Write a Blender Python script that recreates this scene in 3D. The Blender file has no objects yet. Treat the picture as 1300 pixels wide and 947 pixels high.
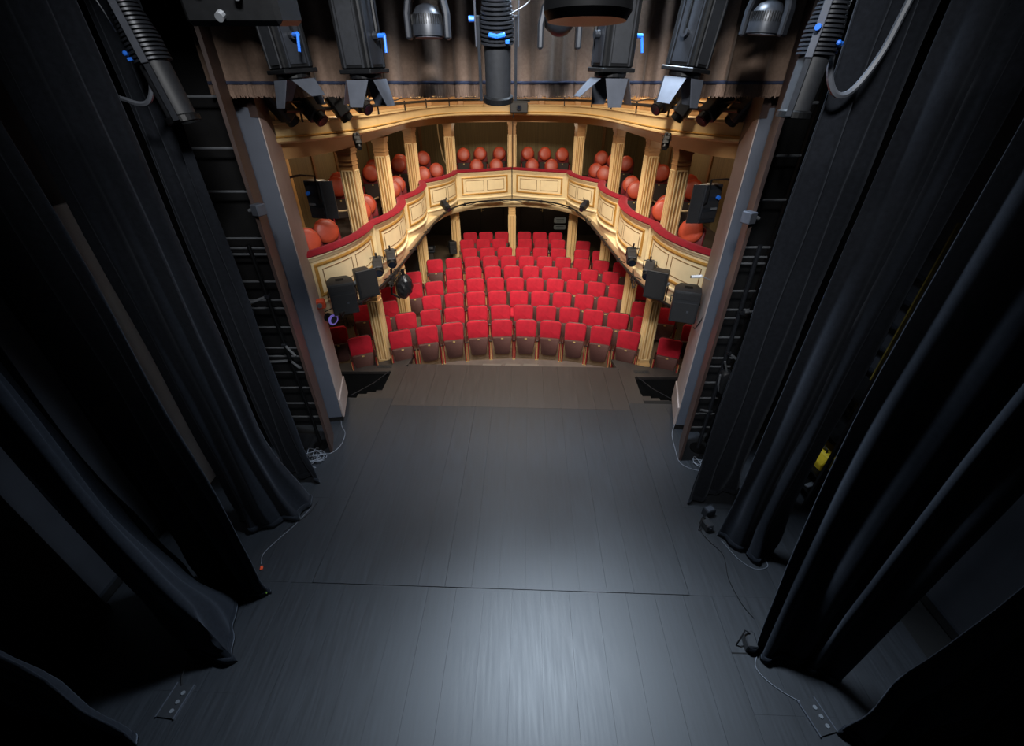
import bpy, bmesh, math, random
from mathutils import Vector, Matrix, Euler
random.seed(7)
scene = bpy.context.scene
COL = scene.collection
R = math.radians

# ------------------------------------------------------------------ camera, world, exposure, large lights
cam_d = bpy.data.cameras.new('camera'); cam = bpy.data.objects.new('camera', cam_d); COL.objects.link(cam)
cam_d.sensor_width = 36.0; cam_d.lens = 542.0 / 1300.0 * 36.0
cam.location = (0, 0, 4.7); cam.rotation_euler = (R(90 - 33.45), 0, 0)
cam_d.clip_start = 0.05; cam_d.clip_end = 100
scene.camera = cam
vs = scene.view_settings
vs.view_transform = 'Standard'; vs.look = 'None'; vs.gamma = 1.0; vs.use_curve_mapping = False
vs.exposure = 0.0
world = bpy.data.worlds.new('world'); scene.world = world; world.use_nodes = True
world.node_tree.nodes['Background'].inputs[0].default_value = (0.5, 0.6, 0.8, 1)
world.node_tree.nodes['Background'].inputs[1].default_value = 0.0

def area(name, loc, target, size, power, color, sy=None, spread=180):
    d = bpy.data.lights.new(name, 'AREA'); o = bpy.data.objects.new(name, d); COL.objects.link(o)
    d.energy = power; d.color = color; d.size = size
    if sy: d.shape = 'RECTANGLE'; d.size_y = sy
    d.spread = R(spread)
    o.location = loc
    o.rotation_euler = (Vector(target) - Vector(loc)).to_track_quat('-Z', 'Y').to_euler()
    return o
def spot_light(name, loc, target, power, color, angle, blend=0.4, rad=0.05):
    d = bpy.data.lights.new(name, 'SPOT'); o = bpy.data.objects.new(name, d); COL.objects.link(o)
    d.energy = power; d.color = color; d.spot_size = R(angle); d.spot_blend = blend; d.shadow_soft_size = rad
    o.location = loc
    o.rotation_euler = (Vector(target) - Vector(loc)).to_track_quat('-Z', 'Y').to_euler()
    return o
COOL = (0.70, 0.84, 1.0); WARM = (1.0, 0.885, 0.73)
# stage work light over the bars by the proscenium, and one over the back of the stage
area('stage_work_light', (0.66, 4.55, 6.9), (0.30, 3.1, 0), 1.2, 340, COOL, 0.8, 94)
area('stage_back_work_light', (0.0, 0.2, 7.2), (0.0, 8.0, 2.2), 1.0, 150, (0.97, 0.97, 0.97), 0.6, 80)
# auditorium lights under the ceiling of the house, and unseen fill lights added under the gallery and balcony
area('house_light', (0, 6.7, 6.5), (0, 11.2, 0.7), 3.0, 300, WARM, 0.7, 110)
area('house_ceiling_light', (0, 11.4, 7.2), (0, 11.4, 0), 2.6, 110, WARM, 2.0, 120)
def point(name, loc, power, color, rad=0.08):
    d = bpy.data.lights.new(name, 'POINT'); o = bpy.data.objects.new(name, d); COL.objects.link(o)
    d.energy = power; d.color = color; d.shadow_soft_size = rad; o.location = loc
for s_ in (-1, 1):
    for (x, y) in ((3.5, 8.6), (3.5, 11.2), (2.9, 13.9), (1.2, 15.3)):
        point('balcony_fill', (s_ * x, y, 3.82), 9, (1.0, 0.80, 0.56))  # added fill that lifts the dark balcony interior
    point('stalls_back_fill', (s_ * 1.3, 16.0, 1.45), 4.0, (1.0, 0.82, 0.62)); point('stalls_fill', (s_ * 3.6, 8.3, 1.60), 13, (1.0, 0.80, 0.56)); point('stalls_fill', (s_ * 3.5, 11.3, 1.60), 4, (1.0, 0.80, 0.56))  # added fills that lift the dark back and sides of the stalls

# ------------------------------------------------------------------ helpers
def lin(c):
    out = []
    for v in c:
        v = v / 255.0
        out.append(v / 12.92 if v <= 0.04045 else ((v + 0.055) / 1.055) ** 2.4)
    return (*out, 1.0)

MATS = {}
def mat(name, rgb, rough=0.6, metal=0.0, var=0.12, scale=18.0, bump=0.0, bscale=60.0, sheen=0.0, sheen_tint=None,
        stretch=(1, 1, 1), rvar=0.0, emit=0.0, spec=0.5, coat=0.0, obj_var=0.0, grain=None):
    m = bpy.data.materials.new(name); m.use_nodes = True
    nt = m.node_tree; N = nt.nodes; L = nt.links
    b = N['Principled BSDF']
    base = lin(rgb)
    b.inputs['Roughness'].default_value = rough; b.inputs['Metallic'].default_value = metal
    b.inputs['Specular IOR Level'].default_value = spec
    if sheen:
        b.inputs['Sheen Weight'].default_value = sheen; b.inputs['Sheen Roughness'].default_value = 0.45
        b.inputs['Sheen Tint'].default_value = sheen_tint or (1, 1, 1, 1)
    if coat:
        b.inputs['Coat Weight'].default_value = coat; b.inputs['Coat Roughness'].default_value = 0.25
    tc = N.new('ShaderNodeTexCoord'); mp = N.new('ShaderNodeMapping'); mp.inputs['Scale'].default_value = stretch
    L.new(tc.outputs['Object'], mp.inputs['Vector'])
    nz = N.new('ShaderNodeTexNoise'); nz.inputs['Scale'].default_value = scale; nz.inputs['Detail'].default_value = 5
    L.new(mp.outputs[0], nz.inputs['Vector'])
    mx = N.new('ShaderNodeMix'); mx.data_type = 'RGBA'
    lo = [max(0, c * (1 - var)) for c in base[:3]] + [1]; hi = [min(1, c * (1 + var)) for c in base[:3]] + [1]
    if grain: hi = list(lin(grain))
    mx.inputs[6].default_value = lo; mx.inputs[7].default_value = hi
    cr = N.new('ShaderNodeMapRange'); cr.inputs[1].default_value = 0.3; cr.inputs[2].default_value = 0.7
    L.new(nz.outputs[0], cr.inputs[0]); L.new(cr.outputs[0], mx.inputs[0])
    out = mx.outputs[2]
    if obj_var:
        oi = N.new('ShaderNodeObjectInfo'); hs = N.new('ShaderNodeHueSaturation')
        mr = N.new('ShaderNodeMapRange'); mr.inputs[3].default_value = 1 - obj_var; mr.inputs[4].default_value = 1 + obj_var
        L.new(oi.outputs['Random'], mr.inputs[0]); L.new(mr.outputs[0], hs.inputs['Value']); L.new(out, hs.inputs['Color']); out = hs.outputs[0]
    L.new(out, b.inputs['Base Color'])
    if rvar:
        rr = N.new('ShaderNodeMapRange'); rr.inputs[1].default_value = 0.3; rr.inputs[2].default_value = 0.7
        rr.inputs[3].default_value = rough - rvar; rr.inputs[4].default_value = rough + rvar
        L.new(nz.outputs[0], rr.inputs[0]); L.new(rr.outputs[0], b.inputs['Roughness'])
    if bump:
        n2 = N.new('ShaderNodeTexNoise'); n2.inputs['Scale'].default_value = bscale; n2.inputs['Detail'].default_value = 3
        L.new(mp.outputs[0], n2.inputs['Vector'])
        bp = N.new('ShaderNodeBump'); bp.inputs['Strength'].default_value = bump; bp.inputs['Distance'].default_value = 0.01
        L.new(n2.outputs[0], bp.inputs['Height']); L.new(bp.outputs[0], b.inputs['Normal'])
    if emit:
        b.inputs['Emission Color'].default_value = base; b.inputs['Emission Strength'].default_value = emit
    MATS[name] = m
    return m

M = MATS
mat('stage_board', (29, 32, 37), 0.5, var=0.28, scale=5, stretch=(7, 0.45, 1), rvar=0.025, bump=0.015, bscale=30, obj_var=0.05, spec=0.6)
mat('apron_board', (50, 46, 45), 0.5, var=0.18, scale=5, stretch=(6, 0.5, 1), rvar=0.06, bump=0.05, bscale=30, obj_var=0.04)
mat('floor_gap', (10, 10, 11), 0.9)
mat('black_serge', (26, 29, 35), 0.95, var=0.2, scale=30, bump=0.15, bscale=220, sheen=0.10, sheen_tint=(0.7, 0.8, 1, 1), spec=0.15)
mat('black_paint', (20, 20, 21), 0.75, var=0.3, scale=6, spec=0.3)
mat('wall_dark', (46, 49, 56), 0.7, var=0.12, scale=3)
mat('grey_panel', (150, 150, 152), 0.6, var=0.06, scale=4)
mat('wall_black', (16, 16, 17), 0.85, var=0.3, scale=4, spec=0.2)
mat('pier_grey', (74, 79, 90), 0.55, var=0.05, scale=6)
mat('pier_beige', (150, 138, 134), 0.55, var=0.05, scale=6)
mat('torm_brown', (56, 42, 38), 0.5, var=0.2, scale=5)
mat('taupe_velvet', (122, 102, 89), 0.9, var=0.12, scale=40, bump=0.15, bscale=200, sheen=0.2, sheen_tint=(1, .9, .8, 1), spec=0.1)
mat('taupe_fringe', (128, 107, 94), 0.95, var=0.35, scale=40, stretch=(6, 6, 0.4), bump=0.5, bscale=60, spec=0.1)
mat('navy_braid', (34, 42, 66), 0.8, var=0.1)
mat('cream_paint', (230, 210, 166), 0.42, var=0.05, scale=5, coat=0.1)
mat('cream_panel', (234, 216, 176), 0.42, var=0.05, scale=5, coat=0.1)
mat('gold_edge', (188, 143, 72), 0.38, metal=0.25, var=0.15, scale=25)
mat('gold_line', (120, 84, 44), 0.45, metal=0.2, var=0.2, scale=25)
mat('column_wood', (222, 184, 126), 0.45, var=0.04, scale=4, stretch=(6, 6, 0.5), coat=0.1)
mat('column_tan_shaded', (172, 130, 84), 0.45, var=0.05, scale=4, coat=0.1)  # browner wood, darkened further for the shade under the gallery overhang
mat('fascia_shaded', (194, 166, 118), 0.42, var=0.04, scale=4, coat=0.1)  # cream with the weaker light on the gallery front darkened into it
mat('column_groove', (184, 142, 86), 0.5, var=0.1)
mat('column_light', (238, 212, 160), 0.45, var=0.06, scale=6)
mat('red_velvet', (160, 22, 40), 0.75, var=0.16, scale=9, bump=0.12, bscale=160, sheen=0.35, sheen_tint=(1, .25, .3, 1), spec=0.2, obj_var=0.07)
mat('rail_velvet', (122, 10, 28), 0.75, var=0.16, scale=14, bump=0.12, bscale=160, sheen=0.3, sheen_tint=(1, .25, .3, 1), spec=0.2)
mat('dark_red', (104, 18, 26), 0.6, var=0.2, scale=14)
mat('seat_red_panel', (148, 22, 34), 0.55, var=0.15, scale=14)
mat('seat_brown', (78, 50, 46), 0.7, var=0.35, scale=140, spec=0.3)
mat('seat_black', (40, 28, 24), 0.65, var=0.25, scale=60)
mat('dark_wood', (42, 26, 22), 0.35, var=0.2, scale=14, coat=0.3)
mat('brass', (204, 178, 116), 0.35, metal=0.35, var=0.1)
mat('orange_leather', (178, 70, 46), 0.42, var=0.10, scale=7, bump=0.18, bscale=18, obj_var=0.08)
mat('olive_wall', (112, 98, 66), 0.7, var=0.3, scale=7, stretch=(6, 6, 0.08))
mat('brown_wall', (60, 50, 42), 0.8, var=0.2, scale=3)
mat('brown_door', (44, 36, 30), 0.6, var=0.15, scale=3)
mat('carpet', (92, 76, 56), 0.95, var=0.25, scale=40, bump=0.2, bscale=200)
mat('front_floor', (96, 88, 84), 0.28, var=0.12, scale=8)
mat('ceiling_cream', (200, 178, 136), 0.7, var=0.05)
mat('black_metal', (17, 18, 20), 0.42, metal=0.3, var=0.2, scale=20)
mat('grey_metal', (42, 45, 51), 0.4, metal=0.4, var=0.15, scale=20)
mat('door_metal', (78, 82, 91), 0.45, metal=0.4, var=0.1, scale=14)
mat('steel', (128, 132, 138), 0.35, metal=0.5, var=0.1)
mat('black_plastic', (31, 33, 37), 0.55, var=0.15, scale=30)
mat('speaker_grille', (30, 31, 34), 0.7, var=0.4, scale=260, bump=0.4, bscale=300)
mat('blue_plastic', (40, 110, 220), 0.4, var=0.1)
mat('lens_glass', (24, 30, 44), 0.08, var=0.1)
mat('lamp_purple', (150, 130, 230), 0.3, emit=0.15)
mat('orange_plastic', (214, 78, 42), 0.5)
mat('white_plastic', (220, 222, 226), 0.4)
mat('white_cable', (104, 108, 116), 0.5)
mat('cream_cable', (186, 166, 128), 0.6)
mat('black_cable', (22, 22, 24), 0.5)
mat('yellow_paint', (232, 200, 48), 0.45)
mat('dull_yellow', (104, 90, 34), 0.6, var=0.4, scale=6)  # darker, blotchier yellow for the ladder
mat('red_paint', (200, 40, 34), 0.5)
mat('green_tape', (150, 190, 70), 0.6)
mat('bin_bag', (26, 27, 30), 0.3, var=0.2, bump=0.6, bscale=25)
mat('sign_grey', (176, 182, 176), 0.6, var=0.04, emit=0.05)
mat('monitor_grey', (108, 104, 100), 0.4, var=0.1)
mat('hose_grey', (84, 88, 96), 0.45, var=0.1)

class G:
    def __init__(s): s.v = []; s.f = []
    def add(s, v, f):
        k = len(s.v); s.v += [tuple(p) for p in v]; s.f += [tuple(i + k for i in q) for q in f]; return s
    def box(s, c, d, rot=None, taper=None):
        x, y, z = d[0] / 2, d[1] / 2, d[2] / 2
        tx = ty = 1.0
        if taper: tx, ty = taper            # scale of the bottom face
        P = [Vector(p) for p in [(-x*tx, -y*ty, -z), (x*tx, -y*ty, -z), (x*tx, y*ty, -z), (-x*tx, y*ty, -z), (-x, -y, z), (x, -y, z), (x, y, z), (-x, y, z)]]
        if rot is not None:
            Rm = Euler(rot).to_matrix() if not isinstance(rot, Matrix) else rot
            P = [Rm @ p for p in P]
        c = Vector(c)
        return s.add([p + c for p in P], [(0, 3, 2, 1), (4, 5, 6, 7), (0, 1, 5, 4), (1, 2, 6, 5), (2, 3, 7, 6), (3, 0, 4, 7)])
    def cyl(s, a, b, r0, r1=None, n=12, cap=True):
        a = Vector(a); b = Vector(b); r1 = r0 if r1 is None else r1
        d = (b - a).normalized(); q = d.to_track_quat('Z', 'Y')
        v = []
        for p, r in ((a, r0), (b, r1)):
            for i in range(n):
                t = 2 * math.pi * i / n; v.append(p + q @ Vector((r * math.cos(t), r * math.sin(t), 0)))
        f = [(i, (i + 1) % n, n + (i + 1) % n, n + i) for i in range(n)]
        if cap: f += [tuple(range(n))[::-1], tuple(range(n, 2 * n))]
        return s.add(v, f)
    def lathe(s, a, b, prof, n=16):
        # prof: list of (t 0..1 along a-b, radius)
        a = Vector(a); b = Vector(b); q = (b - a).normalized().to_track_quat('Z', 'Y'); v = []
        for t, r in prof:
            p = a.lerp(b, t)
            for i in range(n):
                w = 2 * math.pi * i / n; v.append(p + q @ Vector((r * math.cos(w), r * math.sin(w), 0)))
        f = []
        for k in range(len(prof) - 1):
            for i in range(n): f.append((k*n + i, k*n + (i+1) % n, (k+1)*n + (i+1) % n, (k+1)*n + i))
        f += [tuple(range(n))[::-1], tuple(range((len(prof)-1)*n, len(prof)*n))]
        return s.add(v, f)
    def tube(s, pts, r, n=8):
        pts = [Vector(p) for p in pts]; v = []; f = []
        up = None
        for k, p in enumerate(pts):
            t = (pts[min(k+1, len(pts)-1)] - pts[max(k-1, 0)]).normalized()
            if up is None:
                up = Vector((0, 0, 1)) if abs(t.z) < 0.9 else Vector((1, 0, 0))
            x = t.cross(up); 
            if x.length < 1e-4: x = t.orthogonal()
            x.normalize(); y = x.cross(t); up = y
            for i in range(n):
                w = 2 * math.pi * i / n; v.append(p + x * (r * math.cos(w)) + y * (r * math.sin(w)))
        for k in range(len(pts) - 1):
            for i in range(n): f.append((k*n + i, k*n + (i+1) % n, (k+1)*n + (i+1) % n, (k+1)*n + i))
        f += [tuple(range(n))[::-1], tuple(range((len(pts)-1)*n, len(pts)*n))]
        return s.add(v, f)
    def prism(s, poly, d, axis='Y', off=0.0):
        # poly 2D extruded by d, centred, along axis.  Y: (x,z)  Z: (x,y)  X: (y,z)
        def P(a, b, h):
            return (a, h, b) if axis == 'Y' else ((a, b, h) if axis == 'Z' else (h, a, b))
        n = len(poly)
        v = [P(a, b, off - d / 2) for a, b in poly] + [P(a, b, off + d / 2) for a, b in poly]
        f = [tuple(range(n)), tuple(range(2*n - 1, n - 1, -1))] + [(i, n + i, n + (i+1) % n, (i+1) % n) for i in range(n)]
        return s.add(v, f)
    def ball(s, c, r, n=16, m=10, rot=None):
        c = Vector(c); r = Vector(r if hasattr(r, '__len__') else (r, r, r)); v = []; f = []
        Rm = Euler(rot).to_matrix() if rot else Matrix.Identity(3)
        for j in range(m + 1):
            ph = math.pi * j / m
            for i in range(n):
                t = 2 * math.pi * i / n
                v.append(c + Rm @ Vector((r.x * math.sin(ph) * math.cos(t), r.y * math.sin(ph) * math.sin(t), r.z * math.cos(ph))))
        for j in range(m):
            for i in range(n): f.append((j*n + i, (j+1)*n + i, (j+1)*n + (i+1) % n, j*n + (i+1) % n))
        return s.add(v, f)
    def sweep(s, pts, nrm, prof, closed=True):
        # pts: 2D path, nrm: 2D outward normals, prof: [(d,z)] closed loop
        n = len(prof); v = []; f = []
        for (x, y), (nx, ny) in zip(pts, nrm):
            for d, z in prof: v.append((x + nx * d, y + ny * d, z))
        for k in range(len(pts) - 1):
            for i in range(n if closed else n - 1): f.append((k*n + i, k*n + (i+1) % n, (k+1)*n + (i+1) % n, (k+1)*n + i))
        if closed: f += [tuple(range(n))[::-1], tuple(range((len(pts)-1)*n, len(pts)*n))]
        return s.add(v, f)
    def xf(s, mtx):
        s.v = [tuple(mtx @ Vector(p)) for p in s.v]; return s
    def mesh(s, name, m, bevel=0.0, smooth=None, seg=1, keepn=False):
        me = bpy.data.meshes.new(name); me.from_pydata(s.v, [], s.f)
        bm = bmesh.new(); bm.from_mesh(me)
        if not keepn:
            bmesh.ops.remove_doubles(bm, verts=bm.verts, dist=1e-6)
            bmesh.ops.recalc_face_normals(bm, faces=bm.faces)
        if bevel:
            ed = [e for e in bm.edges if len(e.link_faces) == 2 and e.calc_face_angle(0) > R(35)]
            bmesh.ops.bevel(bm, geom=ed, offset=bevel, segments=seg, affect='EDGES', profile=0.5, clamp_overlap=True)
        bm.to_mesh(me); bm.free()
        me.materials.append(MATS[m] if isinstance(m, str) else m)
        if smooth is not None:
            for p in me.polygons: p.use_smooth = True
            me.set_sharp_from_angle(angle=R(smooth))
        return me
    def build(s, name, m, parent=None, bevel=0.0, smooth=None, seg=1, keepn=False):
        o = bpy.data.objects.new(name, s.mesh(name, m, bevel, smooth, seg, keepn)); COL.objects.link(o)
        if parent is not None: o.parent = parent
        return o

def tag(o, label=None, cat=None, group=None, kind=None):
    if label: o['label'] = label
    if cat: o['category'] = cat
    if group: o['group'] = group
    if kind: o['kind'] = kind
    return o
def thing(name, loc=(0, 0, 0), rot=(0, 0, 0), label=None, cat=None, group=None, kind=None, scale=1.0):
    o = bpy.data.objects.new(name, None); COL.objects.link(o); o.empty_display_size = 0.1
    o.location = loc; o.rotation_euler = rot; o.scale = (scale,) * 3
    return tag(o, label, cat, group, kind)
def copy_tree(o, parent=None):
    c = o.copy(); COL.objects.link(c); c.parent = parent
    for ch in list(o.children): copy_tree(ch, c)
    return c
ORD = ['first', 'second', 'third', 'fourth', 'fifth', 'sixth', 'seventh', 'eighth', 'ninth', 'tenth', 'eleventh', 'twelfth', 'thirteenth', 'fourteenth']

def catmull(P, n=10):
    P = [Vector(p) for p in P]; out = []
    Q = [P[0] * 2 - P[1]] + P + [P[-1] * 2 - P[-2]]
    for i in range(1, len(Q) - 2):
        a, b, c, d = Q[i-1], Q[i], Q[i+1], Q[i+2]
        for k in range(n):
            t = k / n
            out.append(0.5 * ((2*b) + (c-a)*t + (2*a - 5*b + 4*c - d)*t*t + (3*b - a - 3*c + d)*t**3))
    out.append(P[-1]); return out
def normals(pts, toward):
    # unit normals of a 2D path on the side of the point 'toward'
    out = []
    for k in range(len(pts)):
        a = Vector(pts[max(k-1, 0)][:2]); b = Vector(pts[min(k+1, len(pts)-1)][:2]); t = (b - a).normalized()
        n = Vector((-t.y, t.x))
        if n.dot(Vector(toward) - Vector(pts[k][:2])) < 0: n = -n
        out.append((n.x, n.y))
    return out

# ------------------------------------------------------------------ the setting: stage
SH = 8.0   # stage house height
def structure(name, g, m, parent=None, **kw):
    o = g.build(name, m, parent, **kw)
    if parent is None: o['kind'] = 'structure'
    return o
fl = structure('floor', G().box((0, 2.35, -0.08), (9.4, 7.78, 0.1)), 'floor_gap'); tag(fl, 'dark stage floor of painted boards in front of the red seats', 'floor')
# stage rotated slightly against the house
SA = R(-1.95)
def srot(x, y): 
    c, s = math.cos(-SA), math.sin(-SA); return (x * c - y * s, x * s + y * c)
SR = Matrix.Rotation(R(1.95) * -1, 4, 'Z')
def plank(x0, x1, y0, y1, m, ztop=0.0):
    g = random.choice((0.0003, 0.0004, 0.0005, 0.0006, 0.0012))
    o = G().box(((x0 + x1) / 2, (y0 + y1) / 2, ztop - 0.014), (x1 - x0 - 2*g, y1 - y0 - 2*g, 0.028)).xf(STG).build('plank', m, fl)
    return o
# stage frame: x across, y toward the house; origin under the camera, shifted to the stage axis
STG = Matrix.Translation((-0.245, 0.0, 0)) @ Matrix.Rotation(R(-1.95), 4, 'Z') 
bw = 4.28 / 14
for i in range(14):
    x0 = -2.14 + i * bw
    plank(x0 + (0.003 if i == 0 else 0), x0 + bw - (0.003 if i == 13 else 0), 2.690, 6.0, 'stage_board')
    plank(x0 + (0.003 if i == 0 else 0), x0 + bw - (0.003 if i == 13 else 0), 6.002, 7.39, 'apron_board')
bw2 = 4.76 / 15
for i in range(15):
    x0 = -2.38 + i * bw2
    plank(x0, x0 + bw2, -1.4, 2.683, 'stage_board')
for sgn in (-1, 1):
    xs = [2.14, 2.42, 2.78, 3.14, 3.50, 3.86, 4.30]
    for k in range(6):
        a, b = sorted((sgn * xs[k], sgn * xs[k+1]))
        plank(a, b, 2.685, 3.9, 'stage_board')
        plank(a, b, 3.9, 6.2 if k < 3 else 5.2, 'stage_board')
    xs = [2.38, 2.75, 3.12, 3.5, 3.9, 4.3]
    for k in range(5):
        a, b = sorted((sgn * xs[k], sgn * xs[k+1]))
        plank(a, b, -1.4, 1.6, 'stage_board'); plank(a, b, 1.6, 2.685, 'stage_board')
    a, b = sorted((sgn * 2.14, sgn * 2.42)); plank(a, b, 6.2, 7.30, 'apron_board')

# walls around the stage
structure('wall_left', G().box((-4.6, 2.0, SH/2), (0.2, 7.6, SH)), 'wall_dark')['label'] = 'dark grey wall behind the left curtains'
structure('wall_right', G().box((4.65, 2.0, SH/2), (0.2, 7.6, SH)), 'wall_dark')['label'] = 'dark grey wall behind the right curtains'
structure('wall_rear', G().box((0, -1.7, SH/2), (9.6, 0.2, SH)), 'wall_black')
structure('ceiling', G().box((0, 2.0, SH + 0.1), (9.6, 7.6, 0.2)), 'wall_black')
for s, nm in ((-1, 'baseboard_left'), (1, 'baseboard_right')):
    x = -4.485 if s < 0 else 4.535
    b = structure(nm, G().box((x, 2.0, 0.05), (0.03, 7.0, 0.10)), 'black_paint')
    G().box((x, 2.0, 0.108), (0.036, 7.0, 0.012)).build('metal_edge', 'grey_metal', b)
# proscenium wall, black to the stage
pw = structure('wall_proscenium', G().box((-3.85, 5.68, SH/2 - 0.1), (1.5, 0.25, SH + 0.2)).box((3.80, 5.48, SH/2 - 0.1), (1.72, 0.25, SH + 0.2)).box((0, 5.95, 7.1), (9.2, 0.25, 2.0)), 'wall_black')
tag(pw, 'black back of the proscenium wall behind the ladders')

def pier(name, s, fi, bi, fo):
    # fi front inner, bi back inner, fo front outer
    p = thing(name, kind='structure', label='grey proscenium pier with beige reveal, ' + ('left' if s < 0 else 'right') + ' of the stage opening')
    H = 4.55
    poly = [fi, bi, (fo[0], bi[1]), fo]
    G().prism(poly, H - 0.10, 'Z', 0.10 + (H - 0.10) / 2).build('pier_body', 'pier_grey', p, bevel=0.006)
    # beige reveal board on the face toward the opening
    a = Vector(fi); b = Vector(bi); t = (b - a).normalized(); n = Vector((-t.y, t.x)) if s > 0 else Vector((t.y, -t.x))
    q = [a + n*0.001, b + n*0.001, b + n*0.012, a + n*0.012]
    G().prism([tuple(v) for v in q], H - 0.14, 'Z', 0.12 + (H - 0.14) / 2).build('reveal_board', 'pier_beige', p)
    q = [a - t*0.01 + n*0.012, b + t*0.02 + n*0.012, b + t*0.02 + n*0.035, a - t*0.01 + n*0.035]
    G().prism([tuple(v) for v in q], 0.36, 'Z', 0.28).build('kick_board', 'pier_beige', p, bevel=0.003)
    G().prism([(fi[0], fi[1] + .02), bi, (fo[0], bi[1]), (fo[0], fo[1] + .02)], 0.10, 'Z', 0.05).build('plinth', 'black_paint', p)
    return p
pier('trim_1', -1, (-2.87, 5.62), (-3.03, 6.30), (-3.20, 5.57))
pier('trim_2', 1, (2.70, 5.41), (2.90, 6.14), (2.93, 5.37))
# brown tormentor flats and dark tab behind the border
t1 = structure('trim_3', G().prism([(-2.79, 4.87), (-2.93, 5.30), (-2.965, 5.29), (-2.825, 4.86)], 6.0, 'Z', 3.0), 'torm_brown'); t1['label'] = 'dark brown upright flat left of the stage opening'
t2 = structure('trim_4', G().prism([(2.54, 4.70), (2.69, 5.12), (2.725, 5.11), (2.575, 4.69)], 6.0, 'Z', 3.0), 'torm_brown'); t2['label'] = 'dark brown upright flat right of the stage opening'
for s, fi, bi in ((-1, (-2.87, 5.62), (-3.03, 6.30)), (1, (2.70, 5.41), (2.90, 6.14))):
    a = Vector(fi) + Vector((-s * 0.016, -0.012)); b = Vector(bi) + Vector((-s * 0.016, 0.01))
    v = []
    for o_ in (0.0, s * 0.30):
        for p, z in ((a, 4.45), (a.lerp(b, 0.4), 4.40), (a.lerp(b, 0.7), 4.26), (b, 4.13), (b, 6.6), (a, 6.6)): v.append((p.x + o_, p.y, z))
    f = [(0, 1, 2, 3, 4, 5), (11, 10, 9, 8, 7, 6)] + [(k, 6 + k, 6 + (k + 1) % 6, (k + 1) % 6) for k in range(6)]
    o = structure('trim_5' if s < 0 else 'trim_6', G().add(v, f), 'torm_brown')
    o['label'] = 'brown upper reveal of the proscenium on the ' + ('left' if s < 0 else 'right')
# small grey junction boxes on the flats
for s, loc in ((-1, (-3.06, 4.98, 3.62)), (1, (2.80, 4.82, 3.56))):
    t = thing('junction_box', loc, (0, 0, R(20 * s)), 'small light grey box fixed high on the brown flat, ' + ('left' if s < 0 else 'right') + ' side', 'box')
    t.location = ((-2.76, 4.86, 3.62) if s < 0 else (2.515, 4.69, 3.58))
    G().box((0, 0, 0), (0.10, 0.12, 0.12)).build('housing', 'door_metal', t, bevel=0.008)
    G().cyl((-s*-0.05, 0, 0), (s*0.14, 0, -0.02), 0.02).build('cable_gland', 'steel', t)

# apron sides, pits with steps, platforms
for s in (-1, 1):
    yo = 0.06 if s < 0 else -0.14
    side = 'left' if s < 0 else 'right'
    X = lambda v: s * v
    pf = structure('trim_7' if s < 0 else 'trim_8', G().prism([(X(2.40), 7.12 + yo), (X(3.75), 7.12 + yo), (X(3.75), 7.40 + yo), (X(2.72), 7.50 + yo), (X(2.08), 7.80 + yo), (X(2.14), 7.40 + yo)], 0.06, 'Z', -0.035), 'apron_board', bevel=0.004)
    pf['label'] = 'dark landing beside the stage front on the ' + side
    G().box((X(3.05), 7.15 + yo, -0.52), (1.35, 0.05, 0.90)).build('front_board', 'wall_black', pf)
    op = thing('floor_socket', (X(2.60), 7.30 + yo, -0.004), (0, 0, 0), 'flat floor socket plate on the ' + side + ' landing by the stage front', 'socket')
    G().box((0, 0, 0.003), (0.30, 0.10, 0.006)).build('plate', 'black_plastic', op)
    for k in range(4): G().cyl((-0.10 + k * 0.065, 0, 0.006), (-0.10 + k * 0.065, 0, 0.012), 0.018, n=10).build('socket', 'grey_metal', op)
    pit = structure('trim_9' if s < 0 else 'trim_10', G().box((X(3.05), 6.70 + yo, -1.0), (1.5, 1.2, 0.05)).box((X(2.40), 6.68 + yo, -0.53), (0.05, 0.98, 0.92)), 'wall_black')
    pit['label'] = 'black pit wall beside the apron on the ' + side
    st = thing('steps', (0, 0, 0), (0, 0, 0), 'black narrow steps going down beside the apron on the ' + side, 'steps')
    for k in range(4):
        y0 = 6.22 + yo + k * 0.20; z = -0.05 - 0.10 * k; w = 0.46 - 0.10 * k
        G().box((X(2.43 + w / 2), y0 + 0.10, z - 0.05), (w, 0.20, 0.10)).build('step', 'apron_board', st, bevel=0.004)
    rp = tag(G().tube([(X(2.96), 6.27 + yo, 0.03), (X(2.66), 6.72 + yo, 0.0), (X(2.44), 7.10 + yo, 0.03)], 0.006, 6).build('rope_rail', 'grey_metal'), 'thin rope rail along the steps on the ' + side + ' of the apron', 'rope')

# ------------------------------------------------------------------ the setting: auditorium shell
AX = 4.40; AY = 16.95; AH = 7.6
house_floor = structure('floor_auditorium', G().add([(-AX, 7.3, -0.28), (AX, 7.3, -0.28), (AX, 8.0, -0.26), (-AX, 8.0, -0.26), (AX, AY, 0.0), (-AX, AY, 0.0),
    (-AX, 7.3, -0.5), (AX, 7.3, -0.5), (AX, AY, -0.5), (-AX, AY, -0.5)],
    [(0, 1, 2, 3), (3, 2, 4, 5), (6, 9, 8, 7), (0, 6, 7, 1), (1, 7, 8, 4, 2), (4, 8, 9, 5), (5, 9, 6, 0, 3)]), 'carpet')
house_floor['label'] = 'brown carpet floor under the red seats'
def zf(y): return -0.26 + 0.26 * max(0, y - 8.0) / (AY - 8.0)
ff = structure('floor_front', G().prism([(-2.1, 7.42), (2.15, 7.36), (2.0, 7.72), (1.2, 7.98), (0, 8.08), (-1.2, 7.98), (-2.0, 7.72)], 0.02, 'Z', -0.262), 'front_floor')
ff['label'] = 'shiny grey strip of floor between stage front and first row'
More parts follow.
